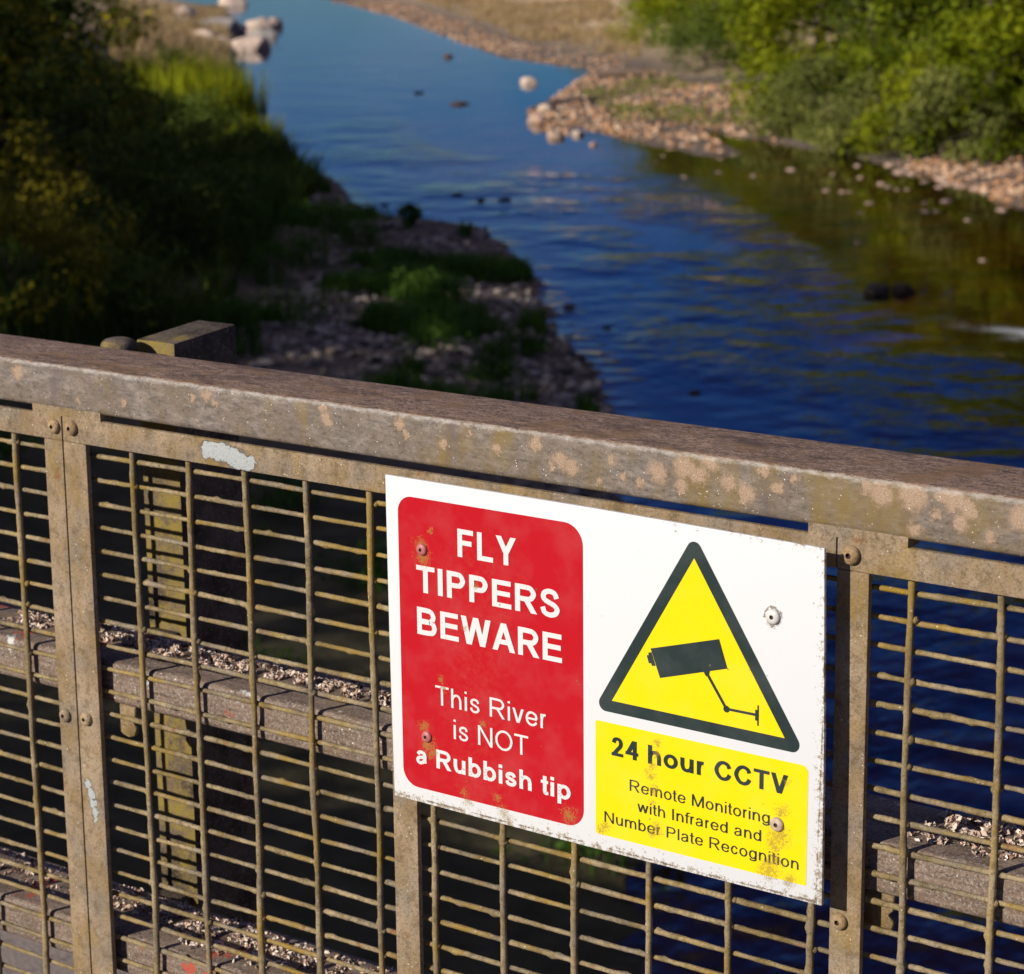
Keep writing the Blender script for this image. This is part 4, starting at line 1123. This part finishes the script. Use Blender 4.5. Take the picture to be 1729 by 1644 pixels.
# ------------------------------------------------------------------ stones
def stone_material(name, c1, c2):
    b = B(name)
    oi = b.n.new('ShaderNodeObjectInfo').outputs['Random']
    c = b.mix(b.map(b.noise(2.4, 5, .7), .35, .68), c1, c2)
    c = b.mix(b.map(b.noise(11, 4, .7), .55, .72, 0, .6), c, tuple(a*.5 for a in c1))
    c = b.mix(b.math('MULTIPLY', oi, .35), c, tuple(a*.6 for a in c1))
    b.bump(b.noise(9, 5, .7), .7, .05)
    return b.done(c, .8, 0, .3)
M_PALE = stone_material('pale_pink_boulder', (.50, .37, .29), (.72, .58, .48))
M_GREY = stone_material('grey_boulder', (.24, .215, .20), (.46, .41, .38))
M_WET = stone_material('wet_dark_stone', (.045, .028, .022), (.16, .10, .075))
M_BLACK = stone_material('shade_black_stone', (.012, .009, .008), (.045, .032, .026))  # blackened colour stands in for rocks lying in shade
M_PINK = stone_material('sunlit_pink_stone', (.40, .26, .19), (.58, .42, .33))
def rock_arrays(seed, sub=3, flat=.6):
    bm = bmesh.new(); bmesh.ops.create_icosphere(bm, subdivisions=sub, radius=1.0)
    r = np.random.default_rng(seed)
    cuts = [(Vector(r.normal(0, 1, 3)).normalized(), r.uniform(.55, .88)) for _ in range(9)]
    for v in bm.verts:
        p = v.co.copy()
        for n_, d in cuts:
            k = p.dot(n_)
            if k > d: p -= n_*(k-d)*.85
        p *= 1+.13*mnoise.noise(p*1.7+Vector((seed, 0, 0)))+.05*mnoise.noise(p*5+Vector((0, seed, 0)))
        v.co = (p.x, p.y*.8, p.z*flat)
    V = np.array([tuple(v.co) for v in bm.verts]); Fq = np.array([[v.index for v in f.verts] for f in bm.faces]); bm.free()
    return V, Fq
rock_cache = {}
def rock(name, px, py, w, mat, seed, label, group, cat='boulder', flat=.6, sink=.42, onwater=False):
    p = on_plane(px, py, ZW) if onwater else np.array(ground(px, py))
    key = (seed % 5, flat, mat.name)
    if key not in rock_cache:
        V, Fq = rock_arrays(seed % 5+3, 3, flat)
        o = mesh_np(name, V, Fq, mat, smooth=True); rock_cache[key] = o.data
    else:
        o = bpy.data.objects.new(name, rock_cache[key]); C.objects.link(o)
    s_ = w/2
    o.scale = (s_, s_*random.uniform(.85, 1.1), s_*random.uniform(.9, 1.1)); o.rotation_euler = (0, 0, seed*1.3)
    o.location = (p[0], p[1], (ZW if onwater else p[2])+s_*flat*(1-2*sink)*.5)
    return tag(o, label, cat, group)
bl = [(421, 84, 2.6, M_PALE, 'large pale rounded boulder standing in the water off the left point', True), (404, 55, 1.6, M_PALE, 'pale boulder between the left point and the group offshore', True), (440, 46, 2.2, M_PALE, 'long flat pale boulder offshore of the left point', True),
      (462, 45, 1.9, M_PALE, 'outermost pale boulder in the river at the left point', True), (450, 62, 1.9, M_GREY, 'low grey boulder behind the large pale one', True), (368, 52, 3.2, M_GREY, 'big grey boulder at the tip of the left point', False), (345, 72, 2.4, M_PALE, 'pale boulder at the foot of the big grey one', False),
      (372, 78, 2.0, M_PALE, 'pale boulder on the waterline of the left point', False), (312, 32, 2.8, M_PALE, 'pale slab of rock at the upper end of the tan slope', False), (395, 10, 3.0, M_PALE, 'pale rock at the top of the left point against the water', False), (300, 44, 2.2, M_GREY, 'grey rock beside the pale slab on the tan slope', False),
      (892, 141, .95, M_PALE, 'pale rounded rock alone in the river near the tip of the spit', True), (776, 176, .85, M_WET, 'brown angular rock in midstream', True), (755, 96, .85, M_WET, 'small brown rock in the calm upper reach', True), (708, 157, .5, M_WET, 'small dark rock upstream of the midstream one', True),
      (1482, 496, .62, M_BLACK, 'low dark rock in the black water on the right', True), (1524, 495, .52, M_BLACK, 'second dark rock touching the low one in the black water', True), (852, 337, .4, M_BLACK, 'dark stone breaking the riffle in midstream', True), (811, 337, .3, M_BLACK, 'smaller dark stone in the riffle', True), (773, 330, .35, M_BLACK, 'dark stone at the left end of the riffle', True),
      (683, 355, .35, M_BLACK, 'dark stone standing just off the left shingle', True), (649, 346, .25, M_WET, 'tiny dark stone off the left shingle upstream', True), (705, 354, .3, M_WET, 'dark stone close to the left waterline', True),
      (905, 205, .9, M_PINK, 'pinkish rock at the tip of the spit', False), (925, 185, .8, M_PALE, 'pale rock on the spit above its tip', False), (940, 232, .85, M_PINK, 'reddish rock at the water in front of the spit', True), (975, 228, .5, M_PALE, 'small pale rock in the water beside the reddish one', True), (1002, 245, .4, M_PINK, 'small reddish rock in the shallows below the spit', True),
      (960, 518, .3, M_WET, 'dark stone beside the left waterline above the rail', True), (1025, 553, .22, M_BLACK, 'dark stone in the blue water near the rail', True), (1175, 664, .25, M_BLACK, 'dark stone in the blue water just above the rail', True)]
for i, (px, py, w, mt, lab, ow) in enumerate(bl):
    rock('boulder', px, py, w, mt, i+1, lab, 'boulders and rocks in and by the river', flat=.62 if mt not in (M_BLACK, M_WET) or py > 480 and px > 1400 else .34, onwater=ow)
for i, (px, py, w) in enumerate([(1155, 299, .3), (1214, 291, .3), (1272, 297, .35), (1237, 262, .3), (1395, 322, .35), (1422, 324, .3), (1434, 324, .25), (1452, 300, .35), (1468, 343, .35), (1454, 360, .25), (1488, 311, .4), (1500, 316, .35), (1447, 280, .4), (1505, 279, .6), (1522, 291, .8), (1540, 294, .5),
                                 (1562, 307, .45), (1590, 304, .7), (1604, 311, .6), (1625, 315, .7), (1648, 320, .6), (1562, 343, .35), (1561, 357, .35), (1599, 340, .5), (1582, 357, .3), (1690, 328, .6), (1700, 333, .5), (1690, 355, .4), (1450, 410, .3), (1660, 440, .3), (1515, 320, .25), (1532, 320, .25), (1585, 316, .35), (1407, 294, .25), (1635, 372, .3), (1108, 272, .25), (1120, 263, .25), (1335, 287, .4)]):
    rock('shallows_stone', px, py, w*.75, M_PINK, i+2, 'small sunlit pink stone breaking the surface of the brown shallows', 'stones in the brown shallows', 'stone', .36, .5, True)
def shingle(name, polys, n, smin, smax, mat, seed, label):
    r = np.random.default_rng(seed); VV, FF = [], []; base = [rock_arrays(k+40, 1, .6) for k in range(4)]; off = 0
    for poly_px, frac in polys:
        Pp = np.array([ground(*p)[:2] for p in poly_px]); lo, hi = Pp.min(0), Pp.max(0); m = int(n*frac); pts = []
        while len(pts) < m:
            q_ = r.uniform(lo, hi, (m*3, 2)); q_ = q_[inside(q_, Pp) & (~inside(q_, RIVER) | (dist_poly(q_, RIVER) < .5))]
            q_ = q_[vnoise(q_, 1.6, seed) > r.uniform(-1, .4, len(q_))]; pts += list(q_)
        pts = np.array(pts[:m]); z = heights(pts)
        for k in range(m):
            V, Fq = base[k % 4]; s_ = smin+(smax-smin)*r.random()**3; w = r.uniform(0, 6.28); c_, d_ = math.cos(w), math.sin(w)
            Vr = np.stack([V[:, 0]*c_-V[:, 1]*d_, V[:, 0]*d_+V[:, 1]*c_, V[:, 2]], 1)*s_+np.array([pts[k, 0], pts[k, 1], z[k]+s_*.15])
            VV.append(Vr); FF.append(Fq+off); off += len(V)
    tag(mesh_np(name, np.concatenate(VV), np.concatenate(FF), mat), label, 'shingle', kind='stuff')
def pebble_material(name, cols):
    b = B(name); rnd = b.geo.outputs['Random Per Island']
    c = b.mix(b.map(rnd, 0, .4), cols[0], cols[1]); c = b.mix(b.map(rnd, .4, .8), c, cols[2]); c = b.mix(b.map(rnd, .88, .92), c, cols[3])
    return b.done(c, .85, 0, .25)
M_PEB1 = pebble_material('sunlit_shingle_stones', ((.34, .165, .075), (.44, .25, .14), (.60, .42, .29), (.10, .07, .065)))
M_PEB2 = pebble_material('shaded_shingle_stones', ((.10, .078, .066), (.20, .160, .132), (.42, .36, .30), (.05, .042, .04)))  # darker set, shade of the left bank put into the stone colours
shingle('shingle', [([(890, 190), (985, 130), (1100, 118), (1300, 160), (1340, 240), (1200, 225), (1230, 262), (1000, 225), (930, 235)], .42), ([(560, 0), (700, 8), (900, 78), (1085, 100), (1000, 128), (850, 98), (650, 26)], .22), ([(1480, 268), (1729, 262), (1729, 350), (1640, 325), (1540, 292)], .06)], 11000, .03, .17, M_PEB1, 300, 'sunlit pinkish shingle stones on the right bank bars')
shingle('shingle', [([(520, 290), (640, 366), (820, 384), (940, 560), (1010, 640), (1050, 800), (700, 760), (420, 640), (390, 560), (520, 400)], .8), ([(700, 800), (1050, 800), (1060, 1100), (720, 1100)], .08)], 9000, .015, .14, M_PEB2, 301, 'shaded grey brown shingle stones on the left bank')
# driftwood
def log(px, py, L, rad, rz, seed, label):
    p = ground(px, py); r = np.random.default_rng(seed); m = MB()
    pts = [(t*L, r.normal(0, .06), rad+r.normal(0, .04)) for t in np.linspace(-.5, .5, 7)]
    m.tube(pts, [rad*(1.15-.5*abs(t)) for t in np.linspace(-.4, 1, 7)], 8); m.tube([pts[3], (pts[3][0]+.5, .5, .4)], [rad*.5, rad*.2], 6)
    o = m.build('driftwood_log', M_DRIFT, None, smooth='auto'); o.location = p; o.rotation_euler = (0, 0, rz); tag(o, label, 'log', 'driftwood on the spit')
log(1046, 131, 2.1, .22, .55, 1, 'dark driftwood log lying at the back of the spit by the inlet')
log(1072, 168, 1.5, .08, -.5, 2, 'thin bleached driftwood branch on the stony spit')

# ------------------------------------------------------------------ the wood on the near left bank, which keeps this side in shade
SH = [(-14, -22, 13, 10), (-24, -14, 15, 11), (-33, -4, 16, 11), (-42, 6, 17, 12), (-52, 14, 17, 12), (-62, 20, 13, 10), (-37, 3, 16, 11), (-28, -8, 15, 10), (-48, 8, 17, 11), (-20, -30, 16, 12), (-34, -20, 18, 12), (-46, -8, 18, 13), (-60, 2, 18, 13)]
for i, (x, y, h, w) in enumerate(SH):
    o = place(T1 if i % 2 else T0, (x, y, max(h1(x, y), -3.0)-.3), i*1.3, (w/10, w/10, h/13), 'tall leafy tree in the wood on the near left bank, shading the shore', 'tree', 'trees of the near left bank wood')

for i, (x, y, h, w, lab) in enumerate([(-70, 26, 8, 9, 'green tree on the left slope outside the picture, nearer the bridge'), (-78, 44, 7, 8, 'green tree on the left slope outside the picture, farther upstream'), (-4, 40, 9, 9, 'green tree on the right bank outside the picture, farthest from the bridge'),
                                       (9, 27, 9, 9, 'green tree on the right bank outside the picture, midway to the bridge'), (17, 15, 9, 9, 'green tree on the right bank outside the picture, closest to the bridge')]):
    place(T2, (x, y, h1(x, y)), i*1.7, (w/10, w/10, h/13), lab, 'tree', 'trees just outside the picture')
